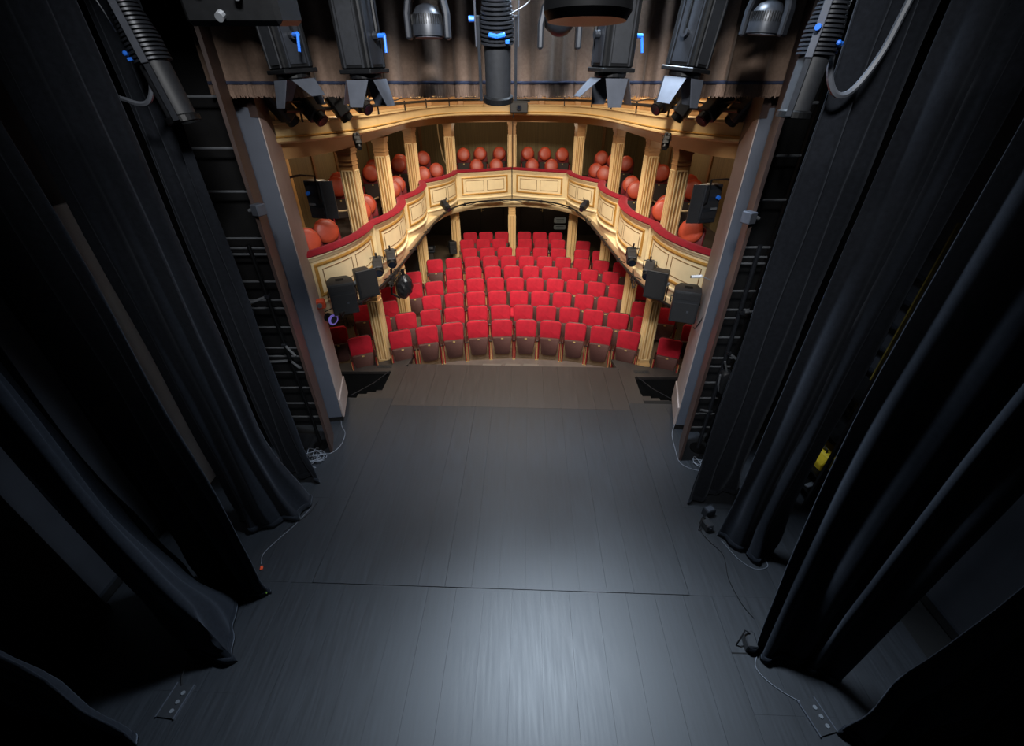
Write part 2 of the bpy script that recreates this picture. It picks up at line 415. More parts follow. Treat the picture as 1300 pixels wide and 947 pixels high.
structure('wall_house_left', G().box((-AX - 0.1, 11.2, AH/2 - .2), (0.2, 11.6, AH + .4)), 'olive_wall')['label'] = 'olive striped wall behind the left balcony chairs'
structure('wall_house_right', G().box((AX + 0.1, 11.2, AH/2 - .2), (0.2, 11.6, AH + .4)), 'olive_wall')['label'] = 'olive striped wall behind the right balcony chairs'
structure('wall_house_back', G().box((0, AY + 0.1, AH/2 - .2), (9.2, 0.2, AH + .4)), 'olive_wall')['label'] = 'olive striped wall behind the middle balcony chairs'
structure('ceiling_house', G().box((0, 11.2, AH + 0.1), (9.2, 11.8, 0.2)), 'ceiling_cream')
# dark lining of the back of the stalls
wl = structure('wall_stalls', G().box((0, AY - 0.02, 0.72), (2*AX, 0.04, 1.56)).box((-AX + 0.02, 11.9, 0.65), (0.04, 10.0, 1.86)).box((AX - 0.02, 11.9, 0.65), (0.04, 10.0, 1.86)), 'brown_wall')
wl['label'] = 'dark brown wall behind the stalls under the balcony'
for k, x in enumerate((-1.2, 1.2)):
    d = thing('door_%d' % (k + 1), (x, AY - 0.05, -0.02), kind='structure', label='dark double door at the back of the stalls, ' + ('left' if x < 0 else 'right') + ' of the middle column')
    for sx in (-1, 1):
        leaf = G().box((sx * 0.43, -0.02, 0.77), (0.85, 0.04, 1.5)).build('door_leaf', 'brown_door', d, bevel=0.006)
    G().cyl((0.05 if x < 0 else -0.05, -0.05, 0.90), (0.05 if x < 0 else -0.05, -0.05, 1.02), 0.012).cyl((0.05 if x < 0 else -0.05, -0.05, 0.96), (0.13 if x < 0 else -0.13, -0.06, 0.96), 0.010).build('door_handle', 'brass', d)
# vertical trims on the balcony wall
n = 11
for s in (-1, 1):
    for y in (6.6, 7.9, 9.2, 10.4, 11.8, 13.2, 14.6, 15.8):
        o = structure('trim_%d' % n, G().box((s * (AX - 0.015), y, 2.95), (0.03, 0.10, 2.1)), 'column_wood' if y in (6.6, 9.2) else 'gold_line', bevel=0.004); n += 1
        o['label'] = 'vertical wooden strip on the balcony wall'
for x in (-3.2, -2.2, 2.2, 3.2):
    o = structure('trim_%d' % n, G().box((x, AY - 0.015, 2.95), (0.10, 0.03, 2.1)), 'gold_line', bevel=0.004); n += 1
    o['label'] = 'vertical wooden strip on the balcony wall'

# ------------------------------------------------------------------ balcony
J = [(3.07, 6.05), (2.56, 7.92), (2.48, 10.10), (2.37, 12.17), (1.68, 13.87), (0.0, 14.50)]
SAG = [0.20, 0.21, 0.20, 0.19, 0.07]
CEN = (0, 10.0)
def bay_path(i, s, n=18):
    a = Vector(J[i]); b = Vector(J[i + 1]); ch = b - a; L = ch.length
    nn = Vector((-ch.y, ch.x)).normalized()
    if nn.dot(Vector((0, 9.5)) - (a + b) / 2) < 0: nn = -nn
    h = SAG[i]; r = (L * L / 4 + h * h) / (2 * h); c = (a + b) / 2 + nn * (h - r)
    a0 = math.atan2(*(a - c).yx); a1 = math.atan2(*(b - c).yx)
    d = (a1 - a0 + math.pi) % (2 * math.pi) - math.pi
    P = []; Nn = []
    for k in range(n + 1):
        t = a0 + d * k / n
        u = Vector((math.cos(t), math.sin(t))); p = c + u * r
        P.append((s * p.x, p.y)); Nn.append((s * u.x, u.y))
    return P, Nn
def sub(P, Nn, f0, f1, n=14):
    m = len(P) - 1; oP = []; oN = []
    for k in range(n + 1):
        t = (f0 + (f1 - f0) * k / n) * m; i = min(int(t), m - 1); w = t - i
        oP.append((P[i][0] * (1-w) + P[i+1][0] * w, P[i][1] * (1-w) + P[i+1][1] * w))
        oN.append((Nn[i][0] * (1-w) + Nn[i+1][0] * w, Nn[i][1] * (1-w) + Nn[i+1][1] * w))
    return oP, oN
bal = thing('balcony_front', kind='structure', label='cream and gold scalloped balcony front with red velvet rail around the auditorium')
def rib(P, N_, f0, f1, z0, z1, d0, d1, m, name, parent, n=14, bev=0.0):
    p, q = sub(P, N_, f0, f1, n)
    return G().sweep(p, q, [(d0, z0), (d1, z0), (d1, z1), (d0, z1)]).build(name, m, parent, bevel=bev)
def frame(P, N_, f0, f1, z0, z1, w, d0, d1, m, name, parent):
    L = sum((Vector(P[k+1]) - Vector(P[k])).length for k in range(len(P) - 1)); fw = w / L
    g = G()
    for (a, b, c, d) in ((f0, f1, z0, z0 + w), (f0, f1, z1 - w, z1), (f0, f0 + fw, z0 + w, z1 - w), (f1 - fw, f1, z0 + w, z1 - w)):
        p, q = sub(P, N_, a, b, 12 if b - a > 0.1 else 1)
        g.sweep(p, q, [(d0, c), (d1 * 0.75, c), (d1, (c + d) / 2), (d1 * 0.75, d), (d0, d)])
    return g.build(name, m, parent)
for i in range(5):
    for s in (-1, 1):
        P, Nn = bay_path(i, s)
        w = G().sweep(P, Nn, [(-0.10, 1.74), (-0.04, 1.74), (0.0, 1.92), (0.0, 2.66), (-0.10, 2.66)]).build('parapet_panel', 'cream_paint', bal, smooth=40)
        # mouldings: under the rail, and at the foot
        G().sweep(P, Nn, [(0, 2.58), (0.02, 2.59), (0.035, 2.63), (0.055, 2.65), (0.055, 2.675), (0, 2.675)]).build('top_moulding', 'cream_panel', w, smooth=30)
        G().sweep(P, Nn, [(0, 1.905), (0.03, 1.915), (0.03, 1.94), (0.015, 1.955), (0, 1.955)]).build('foot_moulding', 'cream_panel', w, smooth=30)
        f0, f1 = 0.09, 0.91
        frame(P, Nn, f0, f1, 2.03, 2.54, 0.045, 0.0, 0.028, 'gold_edge', 'panel_frame', w)
        L = sum((Vector(P[k+1]) - Vector(P[k])).length for k in range(len(P) - 1))
        mid = 0.5; e = 0.055 / L; g2 = 0.05 / L
        rib(P, Nn, f0 + e*0.8, f1 - e*0.8, 2.07, 2.50, 0.0, 0.010, 'cream_panel', 'raised_field', w)
        for a, b in ((f0 + 2.2*e, mid - g2), (mid + g2, f1 - 2.2*e)):
            frame(P, Nn, a, b, 2.13, 2.44, 0.014, 0.010, 0.016, 'gold_line', 'inner_frame', w)
        # velvet rail
        G().sweep(P, Nn, [(-0.11, 2.672), (0.065, 2.672), (0.08, 2.69), (0.06, 2.72), (0.01, 2.74), (-0.06, 2.74), (-0.10, 2.72), (-0.115, 2.69)]).build('velvet_rail', 'rail_velvet', bal, smooth=50)
# pilaster fillets at the kinks
for j in range(1, 6):
    for s in ((-1, 1) if j < 5 else (1,)):
        x, y = J[j]; G().box((s * x, y + 0.03, 2.27), (0.10, 0.10, 0.78)).build('parapet_fillet', 'cream_paint', bal, bevel=0.01)
        G().cyl((s * (x + 0.02), y + 0.03, 2.672), (s * (x + 0.02), y + 0.03, 2.728), 0.075, n=14).build('rail_joint', 'rail_velvet', bal, bevel=0.02)
# smooth ring below
RINGH = [(3.08, 6.1), (2.72, 6.7), (2.52, 7.5), (2.42, 8.4), (2.36, 9.6), (2.29, 11.0), (2.18, 12.2), (1.84, 13.4), (1.05, 14.2), (0, 14.46)]
def both(H):
    return [(-x, y) for x, y in H] + [(x, y) for x, y in H[::-1][1:]]
ring = [tuple(p) for p in catmull([Vector((x, y)) for x, y in both(RINGH)], 6)]
rn = normals(ring, (0, 9.0))
G().sweep(ring, rn, [(-0.30, 1.58), (-0.02, 1.58), (0.0, 1.62), (0.0, 1.74), (-0.03, 1.765), (-0.30, 1.765)]).build('ring_beam', 'cream_paint', bal, smooth=35)
# balcony floor
half = []
for i in range(5): half += bay_path(i, 1, 8)[0][:-1]
half.append((0, 14.5))
inner = [(-x * 1.03, y + (0.09 if x < 2.2 else 0.0)) for x, y in half] + [(x * 1.03, y + (0.09 if x < 2.2 else 0.0)) for x, y in half[::-1][1:]]
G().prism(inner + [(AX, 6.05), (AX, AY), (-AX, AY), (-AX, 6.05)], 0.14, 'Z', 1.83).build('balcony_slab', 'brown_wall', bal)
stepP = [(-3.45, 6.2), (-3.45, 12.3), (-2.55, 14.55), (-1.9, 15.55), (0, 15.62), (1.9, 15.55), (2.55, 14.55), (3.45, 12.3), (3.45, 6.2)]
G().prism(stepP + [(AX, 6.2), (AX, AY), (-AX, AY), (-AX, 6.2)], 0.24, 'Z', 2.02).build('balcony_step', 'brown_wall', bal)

# upper tier
gal = thing('gallery_front', kind='structure', label='plain cream curved front of the upper gallery above the balcony columns')
FH = [(3.06, 6.05), (2.68, 6.6), (2.38, 7.5), (2.24, 9.0), (2.15, 10.8), (1.98, 12.2), (1.55, 13.3), (0.85, 13.82), (0, 13.98)]
fas = [tuple(p) for p in catmull([Vector((x, y)) for x, y in both(FH)], 6)]; fn = normals(fas, (0, 9.0))
G().sweep(fas, fn, [(-0.35, 4.13), (-0.02, 4.13), (0.02, 4.155), (0.02, 4.18), (0.0, 4.20), (0.0, 4.345), (0.03, 4.36), (0.03, 4.385), (-0.35, 4.385)]).build('fascia', 'fascia_shaded', gal, smooth=30)
G().sweep(fas, fn, [(0.0, 4.20), (0.022, 4.205), (0.022, 4.216), (0.0, 4.22)]).build('fascia_line', 'gold_edge', gal)
CH = [(3.2, 6.3), (2.92, 6.8), (2.76, 7.8), (2.73, 10.05), (2.62, 12.2), (1.87, 14.05), (0.9, 14.52), (0, 14.66)]
cb = [tuple(p) for p in catmull([Vector((x, y)) for x, y in both(CH)], 6)]; cn = normals(cb, (0, 9.0))
G().sweep(cb, cn, [(-0.15, 3.94), (0.15, 3.94), (0.15, 4.13), (-0.15, 4.13)]).build('column_beam', 'column_tan_shaded', gal, smooth=30)
G().prism([(x*1.06, y) for x, y in fas] + [(AX, 6.05), (AX, AY), (-AX, AY), (-AX, 6.05)], 0.16, 'Z', 4.215).build('gallery_slab', 'column_tan_shaded', gal)
gw = [(x * 1.18, y + (0.55 if abs(x) < 2.1 else 0.0)) for x, y in fas]; gn = normals(gw, (0, 9.0))
wall_g = G().sweep(gw, gn, [(-0.06, 4.30), (0, 4.30), (0, 5.6), (-0.06, 5.6)]).build('gallery_panelling', 'column_tan_shaded', gal, smooth=40)
for z in (4.46, 4.56, 4.62, 4.78, 4.95):
    G().sweep(gw, gn, [(0, z), (0.025, z + .003), (0.03, z + 0.012), (0, z + 0.02)]).build('moulding', 'column_light', wall_g)
for k in range(4, len(gw) - 4, 7):
    G().box((gw[k][0] + gn[k][0]*.03, gw[k][1] + gn[k][1]*.03, 4.95), (0.16, 0.16, 1.3)).build('pilaster', 'column_tan_shaded', wall_g, bevel=0.01)

# columns
CP = [(2.71, 2.80, 7.80), (2.64, 2.83, 9.64), (2.56, 2.68, 12.15), (1.81, 1.95, 14.02), (0.0, 0.0, 14.66)]
def make_column(h, w, cm='column_wood'):
    t = thing('column')
    G().box((0, 0, h/2), (w, w, h)).build('shaft', cm, t, bevel=0.006)
    cap = G()
    for z0, z1, e in ((h - 0.05, h, 0.05), (h - 0.09, h - 0.05, 0.025), (h - 0.20, h - 0.185, 0.018), (h - 0.26, h - 0.245, 0.018)):
        cap.box((0, 0, (z0 + z1)/2), (w + e, w + e, z1 - z0))
    cap.build('capital', cm, t, bevel=0.003)
    b = G()
    for z0, z1, e in ((0, 0.12, 0.04), (0.12, 0.15, 0.02)): b.box((0, 0, (z0 + z1)/2), (w + e, w + e, z1 - z0))
    b.build('base', cm, t, bevel=0.004)
    z0, z1 = 0.24, h - 0.34
    for k in range(4):
        g = G(); d = w/2 + 0.005
        for x in (-0.37, -0.13, 0.13, 0.37): g.box((x*w, -d, (z0+z1)/2), (0.016, 0.018, z1-z0))
        g.box((0, -d, z1), (0.74*w, 0.016, 0.016)); g.box((0, -d, z0), (0.74*w, 0.016, 0.016))
        g.xf(Matrix.Rotation(k * math.pi/2, 4, 'Z')).build('fluting', 'column_light', t)
        G().box((-0.25*w, -w/2 - 0.001, (z0+z1)/2), (0.034, 0.004, z1-z0)).box((0.25*w, -w/2 - 0.001, (z0+z1)/2), (0.034, 0.004, z1-z0)).xf(Matrix.Rotation(k * math.pi/2, 4, 'Z')).build('groove', 'column_groove', t)
    return t
cl0 = make_column(1.90, 0.22); cu0 = make_column(2.0, 0.23, 'column_tan_shaded')
sidew = {-1: 'left', 1: 'right'}
first = {0: True, 1: True}
for j, (xl, xr, y) in enumerate(CP):
    for s in ((-1, 1) if xl else (1,)):
        x = xl if s < 0 else xr
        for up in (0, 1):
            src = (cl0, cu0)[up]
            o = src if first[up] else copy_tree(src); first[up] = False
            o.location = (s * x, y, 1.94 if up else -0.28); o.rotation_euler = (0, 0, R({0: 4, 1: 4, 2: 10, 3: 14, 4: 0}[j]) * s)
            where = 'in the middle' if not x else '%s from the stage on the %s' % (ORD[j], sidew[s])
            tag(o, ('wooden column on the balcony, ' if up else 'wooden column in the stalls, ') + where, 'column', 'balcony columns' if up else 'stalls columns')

# ------------------------------------------------------------------ stalls seats
def rrect(w, h, r, n=5, wb=None, rb=None):
    wb = wb or w; rb = r if rb is None else rb; P = []
    for cx, cz, a0, rr in ((w/2 - r, h/2 - r, 0, r), (-w/2 + r, h/2 - r, 90, r), (-wb/2 + rb, -h/2 + rb, 180, rb), (wb/2 - rb, -h/2 + rb, 270, rb)):
        for k in range(n + 1):
            t = R(a0 + 90 * k / n); P.append((cx + rr * math.cos(t), cz + rr * math.sin(t)))
    return P
def make_seat(down=False):
    t = thing('theatre_seat')
    tilt = Matrix.Translation((0, 0.0, 0.655)) @ Matrix.Rotation(R(-11), 4, 'X')
    G().prism(rrect(0.455, 0.40, 0.075, 4, 0.43, 0.03), 0.075, 'Y').xf(tilt).build('backrest', 'red_velvet', t, bevel=0.022, smooth=50, seg=2)
    G().prism(rrect(0.465, 0.41, 0.08, 4, 0.44, 0.03), 0.02, 'Y', 0.045).xf(tilt).build('back_shell', 'dark_wood', t, bevel=0.004)
    if down:
        sm = Matrix.Translation((0, -0.24, 0.40)) @ Matrix.Rotation(R(4), 4, 'X')
        st = G().prism(rrect(0.42, 0.40, 0.06, 3), 0.09, 'Z').xf(sm).build('seat', 'red_velvet', t, bevel=0.02, smooth=50, seg=2)
    else:
        sm = Matrix.Translation((0, -0.105, 0.31)) @ Matrix.Rotation(R(-7), 4, 'X')
        st = G().prism(rrect(0.425, 0.40, 0.03, 3, 0.33, 0.07), 0.075, 'Y').xf(sm).build('seat', 'seat_brown', t, bevel=0.01, smooth=50)
        G().prism(rrect(0.40, 0.385, 0.03, 3, 0.315, 0.06), 0.03, 'Y', 0.05).xf(sm).build('cushion_edge', 'red_velvet', st, bevel=0.008)
        G().prism(rrect(0.05, 0.026, 0.010, 2), 0.008, 'Y', -0.042).xf(sm @ Matrix.Translation((0, 0, 0.172))).build('number_plate', 'brass', st)
    for s in (-1, 1):
        x = s * 0.238
        G().box((x, -0.13, 0.505), (0.042, 0.26, 0.032)).build('armrest', 'dark_wood', t, bevel=0.010, seg=2)
        sp = G().prism([(-0.20, 0.02), (-0.05, 0.02), (0.03, 0.45), (0.03, 0.49), (-0.20, 0.49)], 0.036, 'X', x).build('side_panel', 'seat_red_panel', t)
        G().box((x + s * 0.009, -0.207, 0.25), (0.011, 0.012, 0.48)).build('brass_edge', 'brass', sp)
        G().box((x, -0.11, 0.01), (0.034, 0.20, 0.02)).build('foot', 'brass', t)
    return t
seat0 = make_seat(); seat1 = make_seat(True)
def row(n, x0, step): return [x0 + step * i for i in range(n)]
ROWS = {1: (8.24, 0.090, row(10, -2.31, 0.523)),
        2: (8.95, 0.072, [-2.87] + row(10, -2.35, 0.522) + [2.87]),
        3: (9.73, 0.072, [-2.88] + row(9, -1.92, 0.522) + [3.0]),
        4: (10.54, 0.062, [-3.05] + row(11, -2.49, 0.515)),
        5: (11.35, 0.060, [-2.64] + row(8, -1.58, 0.525) + [2.64]),
        6: (12.14, 0.058, row(9, -2.20, 0.524) + [2.52, 3.06]),
        7: (12.88, 0.045, [-1.28, -0.75, -0.22, 0.33, 0.86, 1.40, 2.10, 2.63]),
        8: (13.70, 0.045, [-1.43, -0.92, -0.41, 0.41, 0.94, 1.46, 2.24]),
        9: (14.45, 0.040, [-1.39, -0.87, -0.34, 0.41, 0.93, 1.45])}
used = {'a': False}
def place_seat(x, y, rz, label, group, proto=None):
    if proto is not None: o = proto
    elif not used['a']: o = seat0; used['a'] = True
    else: o = copy_tree(seat0)
    o.location = (x, y, zf(y)); o.rotation_euler = (0, 0, rz)
    tag(o, label, 'seat', group)
    return o
rw = random.Random(3)
for r, (y0, k, xs) in ROWS.items():
    for i, x in enumerate(xs):
        y = y0 - k * x * x; rz = math.atan(-2 * k * x) + R(rw.uniform(-1.5, 1.5))
        if r == 3 and abs(x - 0.168) < 0.05:
            place_seat(x, y, rz, 'red velvet theatre seat with its cushion folded down, third row', 'red stalls seats', seat1)
        else:
            place_seat(x, y, rz, 'red velvet theatre seat, %s row from the stage, %s from the left' % (ORD[r-1], ORD[i]), 'red stalls seats')
for (x, y, rz, lb) in ((-3.69, 7.92, 22, 'red velvet theatre seat half hidden by the left pier'), (-3.06, 7.50, 24, 'red velvet theatre seat between left pier and nearest left column'),
                       (-3.42, 8.95, 14, 'red velvet theatre seat left of the nearest left column, behind the speaker'), 
                       (3.15, 7.40, -24, 'red velvet theatre seat between right pier and nearest right column'), (3.83, 7.99, -22, 'red velvet theatre seat half hidden by the right pier'),
                       (3.50, 8.80, -14, 'red velvet theatre seat right of the nearest right column, beside the aisle'), (3.24, 10.06, -10, 'red velvet theatre seat behind the nearest right column')):
    place_seat(x, y, R(rz), lb, 'red side seats')

# ------------------------------------------------------------------ balcony chairs
def make_bchair():
    t = thing('balcony_chair')
    tilt = Matrix.Translation((0, 0.03, 0.70)) @ Matrix.Rotation(R(-10), 4, 'X')
    G().prism(rrect(0.46, 0.36, 0.06, 3), 0.05, 'Y', 0.05).xf(tilt).build('backrest', 'dark_red', t, bevel=0.012, smooth=50)
    prof = [(0, 0.13), (0.06, 0.185), (0.25, 0.208), (0.55, 0.208), (0.8, 0.19), (0.94, 0.14), (1.0, 0.05)]
    G().lathe((0, 0.03, 0.09), (0, -0.085, 0.10), prof, 20).xf(tilt).build('round_cushion', 'orange_leather', t, smooth=60)
    sm = Matrix.Translation((0, -0.08, 0.36)) @ Matrix.Rotation(R(-6), 4, 'X')
    st = G().prism(rrect(0.42, 0.40, 0.03, 3, 0.36, 0.05), 0.08, 'Y').xf(sm).build('seat', 'seat_black', t, bevel=0.008)
    G().prism(rrect(0.035, 0.026, 0.008, 2), 0.008, 'Y', -0.044).xf(sm @ Matrix.Translation((0, 0, 0.165))).build('number_plate', 'brass', st)
    for s in (-1, 1):
        G().box((s * 0.235, -0.10, 0.54), (0.04, 0.24, 0.03)).build('armrest', 'dark_wood', t, bevel=0.008)
        G().prism([(-0.18, 0.0), (-0.02, 0.0), (0.05, 0.53), (-0.18, 0.53)], 0.028, 'X', s * 0.235).build('side_panel', 'seat_red_panel', t)
    return t
bc0 = make_bchair(); bfirst = [True]
LF = [(-3.26, 6.84), (-3.17, 7.43), (-3.02, 8.89), (-3.08, 9.47), (-2.93, 11.18), (-2.95, 11.8), (-2.56, 13.38), (-2.28, 14.12)]
LB = [(-3.84, 10.09), (-4.02, 10.75), (-3.62, 11.98), (-3.80, 12.9), (-3.25, 13.55), (-3.35, 14.2), (-2.78, 14.86)]
RF = [(3.05, 7.43), (3.02, 8.92), (3.24, 9.42), (3.0, 11.07), (3.05, 11.8), (2.67, 13.54), (2.52, 14.10)]
RB = [(3.86, 9.77), (3.99, 10.42), (3.84, 11.98), (3.84, 12.76), (3.30, 13.7), (3.10, 14.35), (2.82, 14.95)]
CF = [(-1.13, 15.02), (-0.51, 15.12), (0.65, 15.12), (1.26, 15.02)]
CB = [(-1.61, 15.80), (-1.07, 16.03), (-0.43, 16.14), (0.54, 16.14), (1.11, 16.03), (1.67, 15.80)]
rb = random.Random(11)
for lst, z, txt, fy in ((LF, 1.90, 'front row, left side, %s from the stage', 4), (LB, 2.14, 'back row, left side, %s from the stage', 4),
                    (RF, 1.90, 'front row, right side, %s from the stage', 4), (RB, 2.14, 'back row, right side, %s from the stage', 4),
                    (CF, 1.90, 'front row facing the stage, %s from the left', -20), (CB, 2.14, 'back row facing the stage, %s from the left', -20)):
    for i, (x, y) in enumerate(lst):
        o = bc0 if bfirst[0] else copy_tree(bc0); bfirst[0] = False
        o.location = (x, y, z)
        a = math.atan2(0 - x, -(fy - y)) if fy < 0 else math.atan2(-x * 1.0, (y - fy))
        o.rotation_euler = (0, 0, a * -0.0 + (-1 if x > 0 else 1) * abs(a) * 0.8 + R(rb.uniform(-7, 7)))
        tag(o, 'round orange leather balcony chair, ' + txt % ORD[i], 'chair', 'balcony chairs')

# ------------------------------------------------------------------ stage curtains
def polyat(P, u):
    L = [0]
    for k in range(len(P) - 1): L.append(L[-1] + (Vector(P[k+1]) - Vector(P[k])).length)
    d = u * L[-1]
    for k in range(len(P) - 1):
        if d <= L[k+1] or k == len(P) - 2:
            w = (d - L[k]) / max(1e-6, L[k+1] - L[k]); return Vector(P[k]).lerp(Vector(P[k+1]), w)
def curtain(name, label, bot, top, pleats, amp, seed, m='black_serge', z0=0.02, z1=6.4, zfl=1.6, cat='curtain', group=None, hem=True, rows=26, hemm=None, env_on=True):
    rnd = random.Random(seed)
    root = thing(name, (0, 0, 0), label=label, cat=cat, group=group)
    nc = pleats * 12; ph = [rnd.uniform(0, 6.28) for _ in range(6)]
    wj = [rnd.uniform(0.6, 1.35) for _ in range(pleats + 2)]
    # warped pleat phase
    acc = [0]
    for k in range(pleats): acc.append(acc[-1] + wj[k])
    tot = acc[-1]
    def phase(u):
        d = u * tot
        for k in range(pleats):
            if d <= acc[k+1] or k == pleats - 1: return k + (d - acc[k]) / wj[k]
    def pt(u, z):
        t = min(1, max(0, z / zfl)); w = (1 - t) ** 1.6
        a = polyat(bot, u); b = polyat(top, u); p = a * w + b * (1 - w)
        e = 0.01; p1 = polyat(top, max(0, u - e)); p2 = polyat(top, min(1, u + e)); tn = (p2 - p1).normalized(); nn = Vector((-tn.y, tn.x))
        f = phase(u); k = min(int(f), pleats - 1)
        env = min(1.0, 0.25 + 7 * u, 0.25 + 7 * (1 - u)) if env_on else 1.0
        A = env * amp * (0.75 + 0.5 * math.sin(k * 2.3 + ph[0])) * (1.0 + 0.35 * w * math.sin(ph[1] + k))
        s1 = math.sin(2 * math.pi * f); s1 = s1 * (1.2 - 0.2 * s1 * s1)
        d = A * s1 + 0.16 * env * amp * math.sin(2 * math.pi * f * 0.5 + ph[2] + z * 0.35) + 0.012 * math.sin(3 * z + 9 * u + ph[3]) * (1 + 2*w)
        lat = 0.10 * env * amp * math.sin(4 * math.pi * f + ph[4]) 
        ww = 0.03 * w * math.sin(12 * u + 7 * z + ph[5])
        p = p + nn * (d + ww) + tn * lat
        return p
    zs = [z0 + (z1 - z0) * (k / rows) ** 1.5 for k in range(rows + 1)]
    g = G(); v = []; f = []
    for z in zs:
        for i in range(nc + 1):
            p = pt(i / nc, z); v.append((p.x, p.y, z + (0.012 * math.sin(i * 0.5) if z == z0 else 0)))
    n = nc + 1
    for k in range(rows):
        for i in range(nc): f.append((k*n + i, k*n + i + 1, (k+1)*n + i + 1, (k+1)*n + i))
    o = g.add(v, f).build('cloth', m, root, smooth=80)
    sd = o.modifiers.new('thick', 'SOLIDIFY'); sd.thickness = 0.008; sd.offset = 0
    if hem:
        v = []; f = []
        for z in (z0 - 0.015, z0 + 0.075):
            for i in range(nc + 1):
                p = pt(i / nc, z0 + 0.02); v.append((p.x, p.y, z))
        for i in range(nc): f.append((i, i + 1, n + i + 1, n + i))
        h = G().add(v, f).build('hem', hemm or m, root, smooth=80)
        sd = h.modifiers.new('thick', 'SOLIDIFY'); sd.thickness = 0.024; sd.offset = 0
    return root
LG = 'black leg curtains on the left'; RG = 'black leg curtains on the right'
curtain('leg_curtain', 'narrow black leg curtain on the left, next to the ladder', [(-2.74, 4.26), (-3.40, 4.48)], [(-2.86, 4.30), (-3.40, 4.48)], 3, 0.045, 1, group=LG, zfl=0.8)
curtain('leg_curtain', 'black leg curtain on the left whose bunched hem spreads on the floor', [(-2.74, 3.96), (-2.84, 3.62), (-3.05, 3.46), (-3.54, 3.55)], [(-3.04, 3.92), (-3.16, 3.66), (-3.54, 3.58)], 4, 0.055, 2, group=LG, zfl=1.3)
curtain('leg_curtain', 'black leg curtain on the left with a green mark at its corner', [(-2.70, 2.62), (-3.63, 2.83)], [(-2.72, 2.64), (-3.63, 2.83)], 3, 0.085, 5, group=LG, zfl=1.0)
curtain('leg_curtain', 'black leg curtain on the left that flares into a triangular fold', [(-3.24, 2.03), (-2.70, 1.94), (-2.93, 2.38), (-3.52, 2.75)], [(-3.34, 2.06), (-3.20, 2.18), (-3.46, 2.48)], 4, 0.03, 8, group=LG, zfl=2.2)
curtain('leg_curtain', 'black leg curtain in the lower left corner, nearest the viewer', [(-3.12, 1.30), (-4.4, 1.55)], [(-3.55, 1.36), (-4.4, 1.55)], 5, 0.07, 12, group=LG, zfl=2.2)
curtain('leg_curtain', 'narrow black leg curtain on the right, next to the ladder', [(2.38, 3.88), (3.15, 4.12)], [(2.42, 3.93), (3.15, 4.12)], 3, 0.055, 21, group=RG, zfl=0.9)
curtain('leg_curtain', 'wide black leg curtain on the right beside the yellow gear', [(2.58, 3.36), (2.84, 3.08), (3.18, 3.12)], [(2.66, 3.40), (2.88, 3.20), (3.16, 3.19)], 3, 0.055, 23, group=RG, zfl=1.0)
curtain('leg_curtain', 'large black leg curtain on the right with a floor lead at its hem', [(2.40, 2.00), (2.75, 1.96), (3.10, 1.76)], [(2.60, 2.52), (2.90, 2.20), (3.14, 1.78)], 4, 0.07, 29, group=RG, zfl=3.0)
curtain('leg_curtain', 'black leg curtain in the lower right corner, nearest the viewer', [(2.84, 1.38), (4.3, 1.22)], [(2.98, 1.40), (4.3, 1.25)], 5, 0.07, 31, group=RG, zfl=2.2)
# taupe border with braid and fringe
bd = curtain('border_curtain', 'taupe velvet border curtain with navy braid and fringe across the stage opening', [(-3.2, 5.42), (2.95, 5.22)], [(-3.2, 5.42), (2.95, 5.22)], 19, 0.11, 41, m='taupe_velvet', z0=4.66, z1=6.4, cat='curtain', hem=False, rows=10, env_on=False)
bd.children[0].name = 'cloth'
src = bd.children[0].data
# braid and fringe follow the pleats of the cloth
nrow = 19 * 12 + 1
base = [src.vertices[i].co.copy() for i in range(len(src.vertices))]
bot = sorted([p for p in base if p.z < 4.69], key=lambda p: p.x)
v = []; f = []
for z, off in ((4.755, -0.008), (4.785, -0.008)):
    for p in bot: v.append((p.x, p.y + off, z))
m_ = len(bot)
for i in range(m_ - 1): f.append((i, i + 1, m_ + i + 1, m_ + i))
b_ = G().add(v, f).build('braid', 'navy_braid', bd, smooth=80); b_.modifiers.new('t', 'SOLIDIFY').thickness = 0.008
v = []; f = []; rf = random.Random(5); k = 0
for i in range(m_ - 1):
    for q in range(3):
        a = bot[i].lerp(bot[i+1], q / 3); b2 = bot[i].lerp(bot[i+1], (q + 0.85) / 3); zb = 4.645 + rf.uniform(-0.012, 0.012); yo_ = rf.uniform(-0.016, -0.006)
        v += [(a.x, a.y + yo_, 4.757), (b2.x, b2.y + yo_, 4.757), (b2.x, b2.y + yo_, zb), (a.x, a.y + yo_, zb)]; f.append((k, k+1, k+2, k+3)); k += 4
fr = G().add(v, f).build('fringe', 'taupe_fringe', bd, keepn=True); fr['kind'] = 'stuff'
fr.modifiers.new('t', 'SOLIDIFY').thickness = 0.004

curtain('shade_cloth', 'unseen black cloth added above the row of spotlights to shade the border', [(-2.75, 4.92), (2.5, 4.80)], [(-2.75, 4.92), (2.5, 4.80)], 16, 0.04, 77, z0=5.45, z1=7.9, hem=False, rows=8)  # added blocker, keeps the work light off the taupe border

lb = thing('shade_box', (0, 3.05, 0), label='unseen black box added across the stage to shade the border', cat='blocker')  # added out of view to shade the top of the border curtain
G().box((0, 0, 6.04), (9.0, 0.40, 0.10)).box((0, -0.19, 6.35), (9.0, 0.03, 0.55)).box((0, 0.19, 6.35), (9.0, 0.03, 0.55)).build('shade_panel', 'wall_black', lb)
for x in (-4.0, -2.0, 0.0, 2.0, 4.0): G().cyl((x, 0, 6.05), (x, 0, 8.0), 0.02, n=8).build('hanger', 'black_metal', lb)

